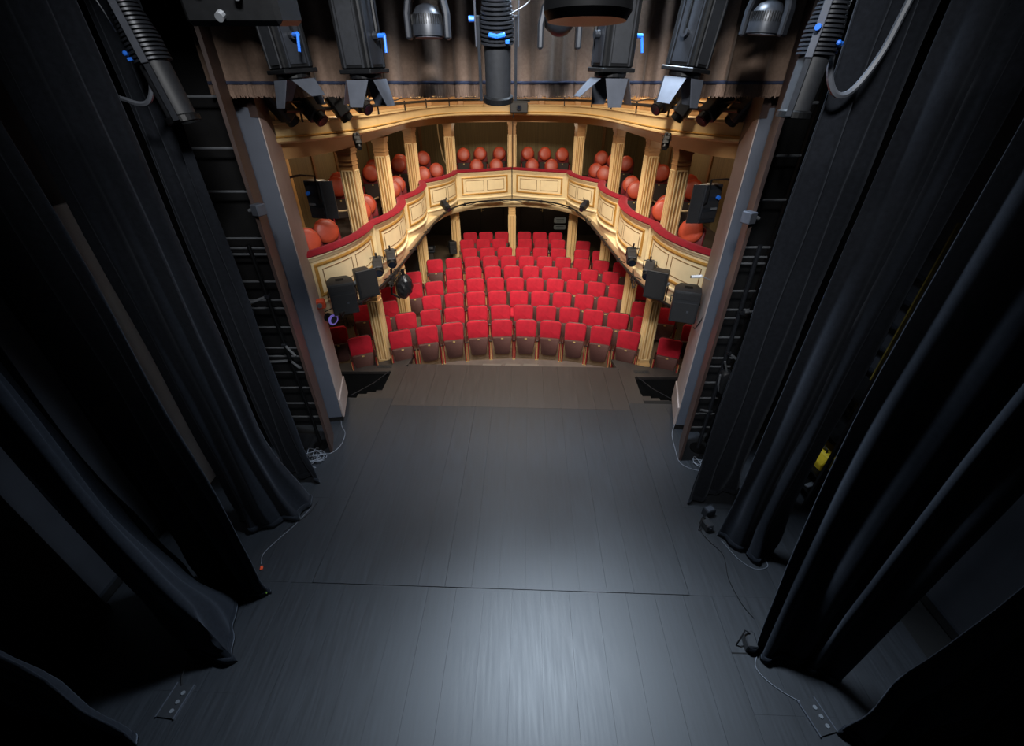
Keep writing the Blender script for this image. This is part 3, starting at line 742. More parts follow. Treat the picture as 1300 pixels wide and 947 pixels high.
# ------------------------------------------------------------------ side stage: flats, ladders, gear
o = tag(G().box((-4.34, 4.05, 1.90), (0.05, 0.95, 3.78)).build('scenery_flat', 'grey_panel', bevel=0.005), 'tall pale grey flat leaning by the left wall between the curtains', 'flat')
t = thing('black_flat', (-4.43, 2.15, 0), label='black flat standing against the left wall, low in the photo', cat='flat')
G().box((0, 0, 1.45), (0.08, 0.66, 2.9)).build('board', 'wall_black', t, bevel=0.005)
G().box((0.05, 0, 0.05), (0.03, 0.66, 0.06)).build('rail', 'black_paint', t)

def ladder(label, x0, x1, y, zs, pole, s):
    t = thing('wall_ladder', (0, 0, 0), label=label, cat='ladder')
    ztop = 5.6
    for x in (x0, x1): G().box((x, y, ztop/2), (0.035, 0.05, ztop)).build('stile', 'black_metal', t)
    for z in zs:
        G().cyl((min(x0, x1), y, z), (max(x0, x1), y, z), 0.014, n=8).build('rung', 'steel', t)
    return t
zs = [0.35, 0.62, 0.92, 1.20, 1.48, 1.62, 1.95, 2.24, 2.36, 2.62, 2.98, 3.06, 3.18, 3.72, 4.17, 4.65]
ladder('steel rung ladder on the black wall behind the left brown flat', -3.62, -3.04, 5.32, zs, None, -1)
ladder('steel rung ladder on the black wall behind the right brown flat', 2.76, 3.12, 5.12, [z - 0.05 for z in zs], None, 1)
def clamp_arm(t, x, y, z, dx, dy, dz):
    G().cyl((x, y, z), (x + dx, y + dy, z + dz), 0.018, n=8).build('side_arm', 'steel', t)
    G().box((x, y, z), (0.06, 0.06, 0.05)).build('clamp', 'grey_metal', t, bevel=0.006)
for s in (-1, 1):
    side = sidew[s]
    t = thing('lighting_boom', (0, 0, 0), label='thin black boom pole with steel clamps beside the ladder on the ' + side, cat='pole')
    if s < 0:
        G().cyl((-3.02, 5.02, 0.0), (-3.09, 5.0, 3.2), 0.024, n=10).build('pole', 'black_metal', t)
        clamp_arm(t, -3.07, 5.0, 2.55, -0.30, -0.05, -0.10); clamp_arm(t, -3.06, 5.0, 1.85, 0.16, -0.1, -0.12); clamp_arm(t, -3.05, 5.0, 1.60, 0.16, -0.1, -0.06); clamp_arm(t, -3.05, 5.0, 1.60, -0.35, 0.0, -0.02)
        G().cyl((-3.02, 5.02, 0), (-3.02, 5.02, 0.03), 0.12, n=16).build('base_plate', 'black_metal', t)
    else:
        G().cyl((2.92, 4.95, 0.0), (2.90, 4.98, 3.2), 0.026, n=10).build('pole', 'grey_metal', t)
        clamp_arm(t, 2.92, 4.95, 1.75, 0.16, -0.05, -0.10); clamp_arm(t, 2.92, 4.95, 2.35, 0.14, 0.0, 0.02); clamp_arm(t, 2.92, 4.95, 0.75, -0.14, 0.0, 0.03)
        G().cyl((2.92, 4.95, 0), (2.92, 4.95, 0.03), 0.12, n=16).build('base_plate', 'black_metal', t)
    # cable coils
def scribble(name, label, c, r, n, mname, seed, rad=0.006, zs=0.02, cat='cable'):
    rnd = random.Random(seed); P = []
    x, y = c
    for k in range(n):
        a = rnd.uniform(0, 6.28); q = r * math.sqrt(rnd.random())
        P.append(Vector((x + q * math.cos(a), y + q * math.sin(a) * 0.8, rad + rnd.random() * zs)))
    return tag(G().tube(catmull(P, 6), rad, 5).build(name, mname), label, cat)
scribble('tangled_cable', 'tangle of thin pale cables at the foot of the left ladder', (-3.10, 4.72), 0.28, 34, 'white_cable', 3, 0.005, 0.05)
scribble('tangled_cable', 'tangle of thin black cables at the foot of the left ladder', (-3.22, 4.75), 0.28, 24, 'black_cable', 4, 0.008, 0.05)
scribble('tangled_cable', 'tangle of thin pale cables at the foot of the right ladder', (2.92, 4.60), 0.22, 26, 'white_cable', 6, 0.005, 0.05)
scribble('tangled_cable', 'thin dark cables bunched at the foot of the right ladder', (2.98, 4.66), 0.22, 18, 'black_cable', 7, 0.008, 0.05)

# lamp on the left ladder, black bag lamp on the right
t = thing('ladder_lamp', (-3.50, 5.05, 2.42), (R(20), R(35), 0), 'small silver reflector lamp clamped to the left ladder', 'lamp')
G().lathe((0, 0, 0.10), (0, 0, -0.12), [(0, 0.05), (0.3, 0.07), (1, 0.13)], 16).build('reflector', 'steel', t, smooth=40)
G().cyl((0, 0, 0.09), (0, 0, 0.18), 0.045).build('lamp_holder', 'black_metal', t)
G().tube([(-0.14, 0, 0), (-0.14, 0, 0.2), (0.14, 0, 0.2), (0.14, 0, 0)], 0.008, 6).build('bracket', 'steel', t)
t = thing('ladder_lamp', (2.98, 4.92, 1.30), (R(10), R(-12), 0), 'slim black lamp with bright edge clamped to the right ladder', 'lamp')
G().prism(rrect(0.16, 0.42, 0.07, 4), 0.12, 'Y').build('housing', 'black_plastic', t, bevel=0.02, smooth=50)
G().tube([(-0.09, -0.02, 0.18), (-0.10, -0.03, 0.0), (-0.07, -0.02, -0.16)], 0.014, 6).build('edge_trim', 'steel', t)
G().cyl((0, 0, 0.2), (-0.05, 0, 0.40), 0.014).build('hanger', 'steel', t)

# yellow gear rack in the gap of the right curtains
t = thing('gear_rack', (4.14, 4.24, 0), label='black metal rack with gear seen in the gap between the right curtains', cat='rack')
for dx in (-0.2, 0.2):
    for dy in (-0.42, 0.42): G().box((dx, dy, 1.1), (0.035, 0.035, 2.2)).build('upright', 'grey_metal', t)
for z in (0.25, 0.55, 1.15, 1.75): G().box((0, 0, z), (0.43, 0.88, 0.03)).build('shelf', 'black_metal', t)
for k, (z, a) in enumerate(((1.0, 30), (1.3, -25), (1.55, 35))): G().box((-0.21, 0.05, z), (0.02, 0.34, 0.05), (R(a), 0, 0)).build('brace', 'door_metal', t)
t = thing('yellow_case', (4.14, 4.16, 0.565), (0, 0, R(8)), 'bright yellow case on the rack behind the right curtains', 'case')
G().prism([(-0.17, 0), (0.17, 0), (0.19, 0.10), (0.12, 0.22), (-0.12, 0.22), (-0.19, 0.10)], 0.42, 'Y').build('body', 'yellow_paint', t, bevel=0.012)
G().tube([(-0.08, -0.1, 0.22), (-0.08, -0.1, 0.27), (-0.08, 0.1, 0.27), (-0.08, 0.1, 0.22)], 0.012, 6).build('handle', 'black_plastic', t)
for k, (dy, mm, lb, nm) in enumerate(((-0.25, 'red_paint', 'small red tool on the lowest shelf of the rack', 'hand_tool'), (0.12, 'yellow_paint', 'small yellow tool on the lowest shelf of the rack', 'hand_tool'))):
    t = thing(nm, (4.10, 4.24 + dy, 0.265), (0, 0, R(20)), lb, 'tool')
    G().cyl((-0.03, 0, 0.02), (0.14, 0, 0.02), 0.018).build('grip', mm, t); G().box((-0.1, 0, 0.02), (0.14, 0.06, 0.03)).build('head', 'steel', t, bevel=0.004)
t = thing('step_ladder', (4.47, 4.56, 0), label='tall yellow ladder leaning by the wall behind the gear rack', cat='ladder')
for dy in (-0.18, 0.18): G().box((0, dy, 1.8), (0.04, 0.018, 3.6)).build('stile', 'dull_yellow', t)
for k in range(11): G().box((0, 0, 0.3 + 0.30 * k), (0.06, 0.34, 0.025)).build('rung', 'grey_metal', t)

# floor boxes, power packs and leads
for loc, rz, lb in (((-3.10, 1.62, 0), -6, 'black floor socket box with metal edges at the lower left'), ((2.74, 1.50, 0), 12, 'black floor socket box with metal edges at the lower right')):
    t = thing('floor_box', loc, (0, 0, R(rz)), lb, 'socket')
    G().box((0, 0, 0.008), (0.16, 0.26, 0.016)).build('lid', 'black_plastic', t)
    for x in (-0.085, 0.085): G().box((x, 0, 0.010), (0.010, 0.27, 0.022)).build('edge_strip', 'door_metal', t)
    for k in range(3): G().cyl((0.03, -0.08 + 0.07*k, 0.016), (0.03, -0.08 + 0.07*k, 0.024), 0.018, n=10).build('socket', 'steel', t)
def lead(name, pts, r, m, lb, cat='cable'):
    return tag(G().tube(catmull([Vector(p) for p in pts], 8), r, 6).build(name, m), lb, cat)
lead('floor_lead', [(2.44, 2.0, .008), (2.38, 1.90, .008), (2.42, 1.80, .008), (2.52, 1.70, .008), (2.64, 1.62, .008), (2.72, 1.58, .012)], 0.0042, 'white_cable', 'thin pale lead running to the floor box at the lower right')
lead('floor_lead', [(2.62, 3.30, .008), (2.72, 3.05, .008), (2.86, 2.92, .008), (3.02, 2.95, .008), (3.04, 3.06, .008)], 0.0042, 'white_cable', 'curved pale lead under the wide right curtain')
lead('floor_lead', [(2.50, 3.62, .008), (2.42, 3.45, .008), (2.46, 3.30, .008), (2.56, 3.10, .008), (2.50, 2.80, .008), (2.52, 2.52, .008), (2.58, 2.36, .008)], 0.005, 'black_cable', 'thin dark lead along the floor between the right curtains')
lead('floor_lead', [(-2.72, 3.78, .008), (-2.82, 3.52, .008), (-2.92, 3.34, .008), (-3.02, 3.12, .008), (-2.98, 2.98, .008)], 0.0042, 'white_cable', 'pale lead on the floor in front of the bunched left hem')
lead('floor_lead', [(-2.66, 3.90, .008), (-2.70, 3.72, .008), (-2.78, 3.60, .008), (-2.92, 3.42, .008)], 0.005, 'black_cable', 'short dark lead beside the bunched left hem')
lead('floor_lead', [(-2.86, 5.52, .10), (-2.84, 5.46, .02), (-2.74, 5.30, .008), (-2.72, 5.02, .008), (-2.82, 4.84, .008), (-3.0, 4.86, .008)], 0.0042, 'white_cable', 'pale lead looping from the foot of the left pier')
lead('floor_lead', [(2.68, 5.40, .12), (2.62, 5.28, .01), (2.56, 4.92, .008), (2.54, 4.66, .008), (2.66, 4.52, .008), (2.86, 4.46, .008)], 0.0042, 'white_cable', 'pale lead looping from the foot of the right pier')
lead('floor_lead', [(-3.12, 1.74, .02), (-3.16, 1.82, .03), (-3.18, 1.94, .02)], 0.007, 'black_cable', 'black lead from the left floor box to the curtain')
for loc, rz, lb in (((2.50, 3.50, 0), 15, 'small black power unit on the floor by the wide right curtain'), ((2.40, 2.10, 0), -8, 'small black power unit on the floor by the large right curtain')):
    t = thing('power_unit', loc, (0, 0, R(rz)), lb, 'power unit')
    G().box((0, 0, 0.06), (0.10, 0.16, 0.12)).build('body', 'black_plastic', t, bevel=0.012)
    G().box((0, -0.082, 0.07), (0.06, 0.006, 0.05)).build('face_plate', 'door_metal', t)
    G().tube([(0.0, 0.05, 0.12), (-0.06, 0.05, 0.17), (-0.10, 0.0, 0.10), (-0.12, -0.02, 0.01)], 0.008, 6).build('flex', 'black_cable', t)
t = thing('white_box', (2.60, 3.70, 0), (0, 0, R(20)), 'small pale metal box half behind the wide right curtain', 'box')
G().box((0, 0, 0.06), (0.14, 0.10, 0.12)).build('body', 'grey_metal', t, bevel=0.006); G().box((0, 0, 0.123), (0.10, 0.07, 0.006)).build('lid', 'door_metal', t)
tag(G().box((-2.74, 2.61, 0.06), (0.04, 0.012, 0.03), (0, 0, R(-12))).build('tape_mark', 'green_tape'), 'green tape mark at the corner of the left curtain', 'tape')
tag(G().box((-2.95, 2.93, 0.012), (0.03, 0.05, 0.024), (0, 0, R(20))).build('plug', 'orange_plastic', bevel=0.005), 'tiny orange plug on the floor by the left curtain', 'plug')
# footlight boxes in front of the apron
for k, (x, w) in enumerate(((-0.42, 0.42), (0.02, 0.34), (0.40, 0.34))):
    t = thing('monitor_box', (x, 7.58, -0.255), (0, 0, R(-2)), 'low grey box on the floor before the front row, ' + ['leftmost', 'middle', 'rightmost'][k] + ' of three', 'box', 'low grey boxes')
    G().prism([(-0.11, 0), (0.11, 0), (0.11, 0.11), (-0.06, 0.16), (-0.11, 0.12)], w * 0.95, 'X').build('body', 'monitor_grey', t, bevel=0.008)
    G().box((0, 0.116, 0.06), (w * 0.8, 0.008, 0.06)).build('grille', 'speaker_grille', t)
# a straight slot in the floor at the right and screws
tag(G().box((2.30, 2.02, 0.001), (0.20, 0.012, 0.004), (0, 0, R(-2))).build('floor_slot', 'floor_gap'), 'thin dark slot in the stage floor at the right', 'slot')

# ------------------------------------------------------------------ lighting pipe around the balcony
PH = [(2.62, 5.92), (2.36, 6.62), (2.20, 7.7), (2.11, 9.2), (2.06, 10.4), (1.95, 11.9), (1.68, 13.1), (1.05, 13.85), (0, 14.16)]
pipe = [Vector((x, y, 1.86)) for x, y in both(PH)]
pr = thing('curved_lighting_pipe', label='dark curved lighting pipe running along the foot of the balcony front', cat='pipe')
pp = catmull(pipe, 6)
G().tube(pp, 0.024, 8).build('tube', 'black_metal', pr, smooth=50)
rnd = random.Random(2)
cab = [p + Vector((rnd.uniform(-.02, .02), rnd.uniform(-.02, .02), -0.03 + rnd.uniform(-.03, .03))) for p in pp]
G().tube(cab, 0.011, 5).build('cable', 'black_cable', pr)
for k in range(4, len(pp) - 3, 7):
    p = pp[k]; q = Vector((p.x * 1.06, p.y + (0.18 if abs(p.x) < 1.7 else 0.0), 1.80))
    G().cyl(p, q, 0.012, n=6).build('standoff', 'black_metal', pr)
    G().cyl(p - Vector((0, 0, .03)), p + Vector((0, 0, .03)), 0.034, n=8).build('clamp', 'grey_metal', pr)
def bundle(label, c, r, n, seed):
    rnd = random.Random(seed)
    P = [Vector((c[0] + rnd.uniform(-r[0], r[0]), c[1] + rnd.uniform(-r[1], r[1]), c[2] + rnd.uniform(-r[2], r[2]))) for _ in range(n)]
    return tag(G().tube(catmull(P, 6), 0.008, 5).build('cable_bundle', 'black_cable'), label, 'cable')
bundle('loose black cables bunched on the left of the curved pipe', (-2.18, 7.75, 1.80), (0.10, 0.40, 0.12), 22, 61)
bundle('loose black cables bunched on the right of the curved pipe', (2.22, 7.45, 1.82), (0.08, 0.35, 0.10), 18, 62)
# upper pipe on the gallery
UH = [(2.72, 6.0), (2.50, 6.8), (2.28, 7.9), (2.16, 9.4), (2.05, 11.2), (1.80, 12.6), (1.1, 13.55), (0, 13.85)]
up = catmull([Vector((x, y, 4.50)) for x, y in both(UH)], 6)
ur = thing('curved_gallery_pipe', label='dark curved lighting pipe above the gallery front', cat='pipe')
G().tube(up, 0.024, 8).build('tube', 'black_metal', ur, smooth=50)
G().tube([p + Vector((0, 0, 0.07 + 0.02 * math.sin(k))) for k, p in enumerate(up)], 0.010, 5).build('cable', 'black_cable', ur)
for k in range(2, len(up), 6): G().cyl(up[k] - Vector((0, 0, 0.13)), up[k] + Vector((0, 0, 0.04)), 0.014, n=6).build('bracket', 'black_metal', ur)

# ------------------------------------------------------------------ lamps
def aim(d, roll=0.0):
    return (Vector(d).to_track_quat('-Z', 'Y') @ Euler((0, 0, R(roll))).to_quaternion()).to_euler()
def flap(t, ang, az, w0=0.20, w1=0.12, L=0.20, off=0.13, z=-0.33, m='door_metal'):
    # barn door hinged at the front rim, opened by ang from the axis
    g = G().add([(-w0/2, 0, 0), (w0/2, 0, 0), (w1/2, 0, -L), (-w1/2, 0, -L), (-w0/2, .004, 0), (w0/2, .004, 0), (w1/2, .004, -L), (-w1/2, .004, -L)],
                [(0, 1, 2, 3), (7, 6, 5, 4), (0, 4, 5, 1), (1, 5, 6, 2), (2, 6, 7, 3), (3, 7, 4, 0)])
    mt = Matrix.Rotation(R(az), 4, 'Z') @ Matrix.Translation((0, -off, z)) @ Matrix.Rotation(R(-ang), 4, 'X')
    g.xf(mt).build('barn_door', m, t)
def stage_spot(loc, d, roll, label, scale=1.0, doors=(18, 35, 18, 35), bar=5.75):
    t = thing('stage_spotlight', loc, aim(d, roll), label, 'spotlight', 'spotlights on the stage bar', scale=scale)
    w = 0.26
    b = G().box((0, 0, 0), (w, w, 0.52)).build('body', 'black_metal', t, bevel=0.012)
    for k in range(4):
        g = G()
        for x in (-0.085, 0.085): g.box((x, -w/2 - 0.004, 0), (0.012, 0.012, 0.50))
        g.box((0, -w/2 - 0.002, 0), (0.14, 0.006, 0.46))
        g.xf(Matrix.Rotation(k * math.pi/2, 4, 'Z')).build('cooling_rib', 'grey_metal' if k % 2 else 'black_plastic', b)
    G().box((0, 0, 0.275), (w + 0.03, w + 0.03, 0.03)).build('rear_cap', 'grey_metal', t, bevel=0.006)
    G().box((0, 0, -0.275), (w + 0.03, w + 0.03, 0.03)).cyl((0, 0, -0.28), (0, 0, -0.325), 0.13, n=20).build('front_frame', 'black_metal', t, bevel=0.005)
    G().cyl((0, 0, -0.326), (0, 0, -0.332), 0.115, n=20).build('lens', 'lens_glass', t)
    for k, a in enumerate(doors): flap(t, a, 90 * k)
    G().tube([(-0.17, 0, -0.05), (-0.17, 0, 0.42), (0.17, 0, 0.42), (0.17, 0, -0.05)], 0.014, 6).build('yoke', 'black_metal', t)
    for s in (-1, 1): G().cyl((s*0.14, 0, -0.05), (s*0.18, 0, -0.05), 0.03, n=10).build('pivot', 'grey_metal', t)
    G().cyl((0.18, 0, -0.05), (0.24, -0.0, -0.05), 0.016, n=8).cyl((0.235, 0, -0.05), (0.245, -0.03, -0.16), 0.011, n=8).build('locking_lever', 'blue_plastic', t)
    return t
def ribbed_spot(loc, d, roll, label, scale=1.0):
    t = thing('profile_spotlight', loc, aim(d, roll), label, 'spotlight', 'ribbed profile spotlights', scale=scale)
    prof = []
    for k in range(16):
        z0 = k / 16; r = 0.085 + 0.045 * min(1, z0 * 1.6)
        prof += [(z0, r), (z0 + 0.034, r), (z0 + 0.035, r - 0.022), (z0 + 0.060, r - 0.022)]
    b = G().lathe((0, 0, 0.36), (0, 0, -0.06), prof, 24).build('ribbed_housing', 'grey_metal', t, smooth=30)
    G().cyl((0, 0, 0.36), (0, 0, 0.46), 0.07, 0.05, n=18).build('rear_cap', 'black_metal', t, bevel=0.01)
    G().cyl((0, 0, -0.06), (0, 0, -0.42), 0.105, n=24).build('lens_tube', 'black_plastic', t, smooth=40)
    G().lathe((0, 0, -0.40), (0, 0, -0.45), [(0, 0.105), (0.2, 0.125), (1, 0.125)], 24).build('front_ring', 'black_metal', t)
    G().cyl((0, 0, -0.451), (0, 0, -0.456), 0.10, n=20).build('lens', 'lens_glass', t)
    for s in (-1, 1):
        G().box((s*0.145, 0, -0.16), (0.022, 0.04, 0.56)).build('slide_rail', 'grey_metal', t)
        G().box((s*0.165, 0, 0.24), (0.012, 0.05, 0.62)).build('yoke_arm', 'door_metal', t, bevel=0.003)
    G().box((0, 0, 0.555), (0.345, 0.05, 0.012)).build('yoke_top', 'door_metal', t)
    G().box((-0.03, -0.135, 0.02), (0.07, 0.03, 0.03), (0, R(12), 0)).box((0.03, -0.135, 0.02), (0.07, 0.03, 0.03), (0, R(-12), 0)).build('shutter_handle', 'blue_plastic', t, bevel=0.008)
    G().box((0.08, -0.11, -0.02), (0.03, 0.03, 0.02)).build('focus_knob', 'blue_plastic', t); G().cyl((-0.17, 0, 0.1), (-0.215, 0, 0.1), 0.02, n=10).build('tilt_knob', 'blue_plastic', t)
    G().tube(catmull([Vector(p) for p in [(0.02, 0, 0.44), (0.14, -0.05, 0.52), (0.27, -0.06, 0.40), (0.25, -0.05, 0.22), (0.10, -0.10, 0.14)]], 6), 0.004, 5).build('safety_wire', 'steel', t)
    return t
DN = (0, 0.12, -1)
stage_spot((-1.83, 4.30, 5.11), (0.06, 0.05, -1), 12, 'black barn door spotlight in front of the border, farthest left', doors=(20, 55, 15, 40))
stage_spot((-1.22, 4.30, 5.11), (0.02, 0.05, -1), 4, 'black barn door spotlight in front of the border, second from left', doors=(25, 20, 10, 30))
stage_spot((0.82, 4.30, 5.12), (-0.02, 0.05, -1), -6, 'black barn door spotlight in front of the border, second from right', doors=(8, 22, 10, 50))
stage_spot((1.46, 4.30, 5.12), (-0.10, 0.05, -1), -22, 'black barn door spotlight in front of the border, farthest right', doors=(12, 20, 10, 24))
ribbed_spot((-0.115, 4.22, 5.06), (0, 0.25, -1), 0, 'ribbed profile spotlight hanging in the middle of the border')
ribbed_spot((-2.74, 4.02, 4.93), (0.20, -0.02, -1), 20, 'ribbed profile spotlight at the upper left beside the curtain')
ribbed_spot((2.10, 3.68, 4.95), (-0.05, 0.02, -1), -20, 'ribbed profile spotlight at the upper right beside the curtain', 0.92)
def moving_head(loc, rot, label, head_tilt):
    t = thing('moving_head_lamp', loc, rot, label, 'lamp', 'moving head lamps')
    # fork
    P = [(-0.175, -0.16), (-0.175, 0.0), (-0.15, 0.11), (-0.09, 0.18), (0, 0.205), (0.09, 0.18), (0.15, 0.11), (0.175, 0.0), (0.175, -0.16),
         (0.13, -0.16), (0.13, -0.01), (0.11, 0.07), (0.065, 0.12), (0, 0.14), (-0.065, 0.12), (-0.11, 0.07), (-0.13, -0.01), (-0.13, -0.16)]
    G().prism(P, 0.10, 'Y').build('fork', 'grey_metal', t, bevel=0.012)
    h = G().lathe((0, 0, 0.06), (0, 0, -0.14), [(0, 0.03), (0.1, 0.08), (0.3, 0.11), (0.6, 0.122), (1, 0.122)], 24).xf(Matrix.Rotation(R(head_tilt), 4, 'X')).build('head', 'grey_metal', t, smooth=40)
    g = G()
    for k in range(18):
        a = R(-75 + 150 * k / 17); g.box((0.118 * math.sin(a), -0.118 * math.cos(a), -0.04), (0.008, 0.012, 0.06), (0, 0, a))
    g.xf(Matrix.Rotation(R(head_tilt), 4, 'X')).build('vent_fins', 'black_metal', h)
    G().cyl((0, 0, -0.14), (0, 0, -0.15), 0.11, n=20).xf(Matrix.Rotation(R(head_tilt), 4, 'X')).build('lens', 'door_metal', h)
    G().box((0, 0, 0.26), (0.30, 0.22, 0.12)).build('base', 'black_metal', t, bevel=0.015)
    return t
moving_head((-0.66, 4.30, 5.20), (0, 0, 0), 'moving head lamp with grey fork in front of the border, left of middle', 0)
moving_head((0.38, 4.35, 5.14), (0, 0, 0), 'moving head lamp with domed head in front of the border, right of middle', 150)
moving_head((1.99, 4.30, 5.22), (0, R(4), R(-50)), 'moving head lamp turned sideways near the right end of the border', 0)
b = thing('lighting_bar', label='black lighting bar above the row of spotlights', cat='bar')
G().cyl((-3.1, 4.32, 5.62), (2.75, 4.32, 5.62), 0.026, n=10).build('tube', 'black_metal', b)
for x in (-1.83, -1.22, -0.66, -0.115, 0.38, 0.82, 1.46, 1.99): G().box((x, 4.32, 5.60), (0.05, 0.07, 0.10)).build('hook_clamp', 'grey_metal', b)
# hoses by the side spots
lead('grey_hose', [(2.30, 3.85, 5.45), (2.27, 3.82, 5.15), (2.30, 3.80, 4.85), (2.40, 3.80, 4.69), (2.52, 3.80, 4.70), (2.63, 3.80, 4.90), (2.68, 3.80, 5.15), (2.74, 3.80, 5.6)], 0.022, 'hose_grey', 'thick grey hose hanging in a loop at the upper right', 'hose')
lead('grey_hose', [(-2.80, 4.0, 4.85), (-2.80, 3.99, 4.72), (-2.88, 3.98, 4.62), (-3.02, 3.98, 4.64), (-3.14, 4.0, 4.74), (-3.22, 4.05, 5.3)], 0.018, 'hose_grey', 'thick grey hose hanging in a loop at the upper left', 'hose')
# near lamps out over the stage
t = thing('par_lamp', (0.22, 1.62, 5.05), (0, 0, 0), 'large dark round lamp hanging close at the top, right of middle', 'lamp')
G().lathe((0, 0, 0.25), (0, 0, -0.18), [(0, 0.04), (0.3, 0.10), (0.7, 0.125), (0.95, 0.128), (1.0, 0.115)], 28).build('can', 'black_metal', t, smooth=30)
G().cyl((0, 0, -0.16), (0, 0, -0.175), 0.10, n=24).build('lens', 'lens_glass', t)
G().tube([(-0.14, 0, 0), (-0.14, 0, 0.45), (0.14, 0, 0.45), (0.14, 0, 0)], 0.012, 6).build('yoke', 'black_metal', t)
t = thing('par_lamp', (-1.22, 2.52, 5.12), (R(6), 0, 0), 'dark box lamp hanging close at the top left before the border', 'lamp')
G().box((0, 0, 0), (0.42, 0.26, 0.34)).build('housing', 'black_metal', t, bevel=0.02)
G().tube([(-0.22, 0, 0), (-0.22, 0, 0.30), (0.22, 0, 0.30), (0.22, 0, 0)], 0.012, 6).build('yoke', 'black_metal', t)
for x, z in ((-0.10, -0.03), (-0.04, -0.13), (0.06, -0.06)): G().cyl((x, -0.13, z), (x, -0.16, z - 0.01), 0.018, n=10).build('screw_knob', 'steel', t)
t = thing('overhead_bar', (0, 0, 0), label='dark lighting bar above the near lamps', cat='bar')
G().cyl((-3.0, 2.0, 5.56), (2.8, 2.0, 5.56), 0.026, n=8).build('tube', 'black_metal', t)

# lamps, speakers on the balcony pipe
def loudspeaker(loc, rz, label, w=0.38, d=0.36, h=0.50, tilt=0):
    t = thing('loudspeaker', loc, (R(tilt), 0, R(rz)), label, 'speaker')
    P = [(-w/2, -d/2), (w/2, -d/2), (w/2, d*0.1), (w*0.32, d/2), (-w*0.32, d/2), (-w/2, d*0.1)]
    G().prism(P, h, 'Z').build('cabinet', 'black_plastic', t, bevel=0.018, smooth=40, seg=2)
    G().box((0, -d/2 - 0.004, -0.08), (w*0.88, 0.01, h*0.62)).build('grille', 'speaker_grille', t, bevel=0.003)
    G().box((0, -d/2 - 0.003, h*0.34), (w*0.88, 0.008, h*0.20)).build('horn_panel', 'speaker_grille', t, bevel=0.003)
    G().box((0.05, -d/2 - 0.011, -h*0.12), (0.03, 0.004, 0.03)).build('badge', 'door_metal', t)
    G().box((0.0, 0.0, h/2 + 0.001), (0.12, 0.09, 0.006)).build('handle_recess', 'wall_black', t)
    G().tube([(-w/2 - 0.02, 0, 0), (-w/2 - 0.02, d/2 + 0.06, 0), (w/2 + 0.02, d/2 + 0.06, 0), (w/2 + 0.02, 0, 0)], 0.012, 6).build('bracket', 'black_metal', t)
    return t
loudspeaker((-2.62, 6.18, 2.06), 24, 'black loudspeaker hanging by the left pier in front of the balcony')
loudspeaker((2.62, 5.98, 2.02), -20, 'black loudspeaker hanging by the right pier in front of the balcony')
loudspeaker((-1.92, 13.72, 0.50), 25, 'small black loudspeaker on the fourth left column in the stalls', 0.24, 0.22, 0.38)
def wash(loc, rz, label, tilt=0):
    t = thing('wash_light', loc, (R(tilt), 0, R(rz)), label, 'light')
    G().box((0, 0.05, 0), (0.24, 0.26, 0.40)).build('housing', 'grey_metal', t, bevel=0.02)
    G().box((0, -0.10, 0), (0.34, 0.05, 0.46)).build('front_plate', 'black_plastic', t, bevel=0.008)
    G().box((0, -0.128, 0), (0.28, 0.01, 0.40)).build('filter', 'speaker_grille', t)
    for s in (-1, 1): G().cyl((s*0.12, 0.05, 0), (s*0.17, 0.05, 0), 0.035, n=12).build('pivot', 'steel', t)
    G().tube([(-0.16, 0.05, 0), (-0.16, 0.05, -0.30), (0.16, 0.05, -0.30), (0.16, 0.05, 0)], 0.012, 6).build('yoke', 'black_metal', t)
    return t
wash((-2.40, 6.64, 2.10), 38, 'square black wash light next to the left loudspeaker')
wash((2.37, 6.60, 2.09), -34, 'square black wash light next to the right loudspeaker')
def small_spot(loc, d, label, sc=1.0, group='small spotlights on the balcony pipe', m='black_plastic'):
    t = thing('small_spotlight', loc, aim(d), label, 'spotlight', group, scale=sc)
    G().prism(rrect(0.18, 0.18, 0.03, 2), 0.34, 'Z').build('body', m, t, bevel=0.01)
    G().cyl((0, 0, -0.17), (0, 0, -0.24), 0.075, n=16).build('snout', 'black_metal', t)
    G().cyl((0, 0, -0.241), (0, 0, -0.246), 0.06, n=16).build('lens', 'lens_glass', t)
    G().tube([(-0.11, 0, 0), (-0.11, 0.17, 0), (0.11, 0.17, 0), (0.11, 0, 0)], 0.010, 6).build('yoke', 'black_metal', t)
    G().cyl((0, 0.17, 0), (0, 0.26, 0), 0.016, n=8).build('hook_clamp', 'grey_metal', t)
    return t
small_spot((-2.44, 7.55, 2.06), (0.30, -1, -0.35), 'small black spotlight beside the left wash light, lower of two')
small_spot((-2.30, 7.98, 2.06), (0.30, -1, -0.35), 'small black spotlight beside the left wash light, higher of two')
small_spot((2.26, 7.95, 2.10), (-0.15, -1, -0.30), 'small black spotlight beside the right wash light, higher of two')
small_spot((2.44, 7.35, 2.06), (-0.45, -1, -0.35), 'small black spotlight beside the right wash light, lower of two')
small_spot((-1.75, 11.75, 2.20), (0.7, -1, -0.5), 'small grey spotlight on the balcony front, left of middle', 0.85, m='grey_metal')
small_spot((1.90, 11.75, 2.20), (-0.7, -1, -0.5), 'small grey spotlight on the balcony front, right of middle', 0.85, m='grey_metal')
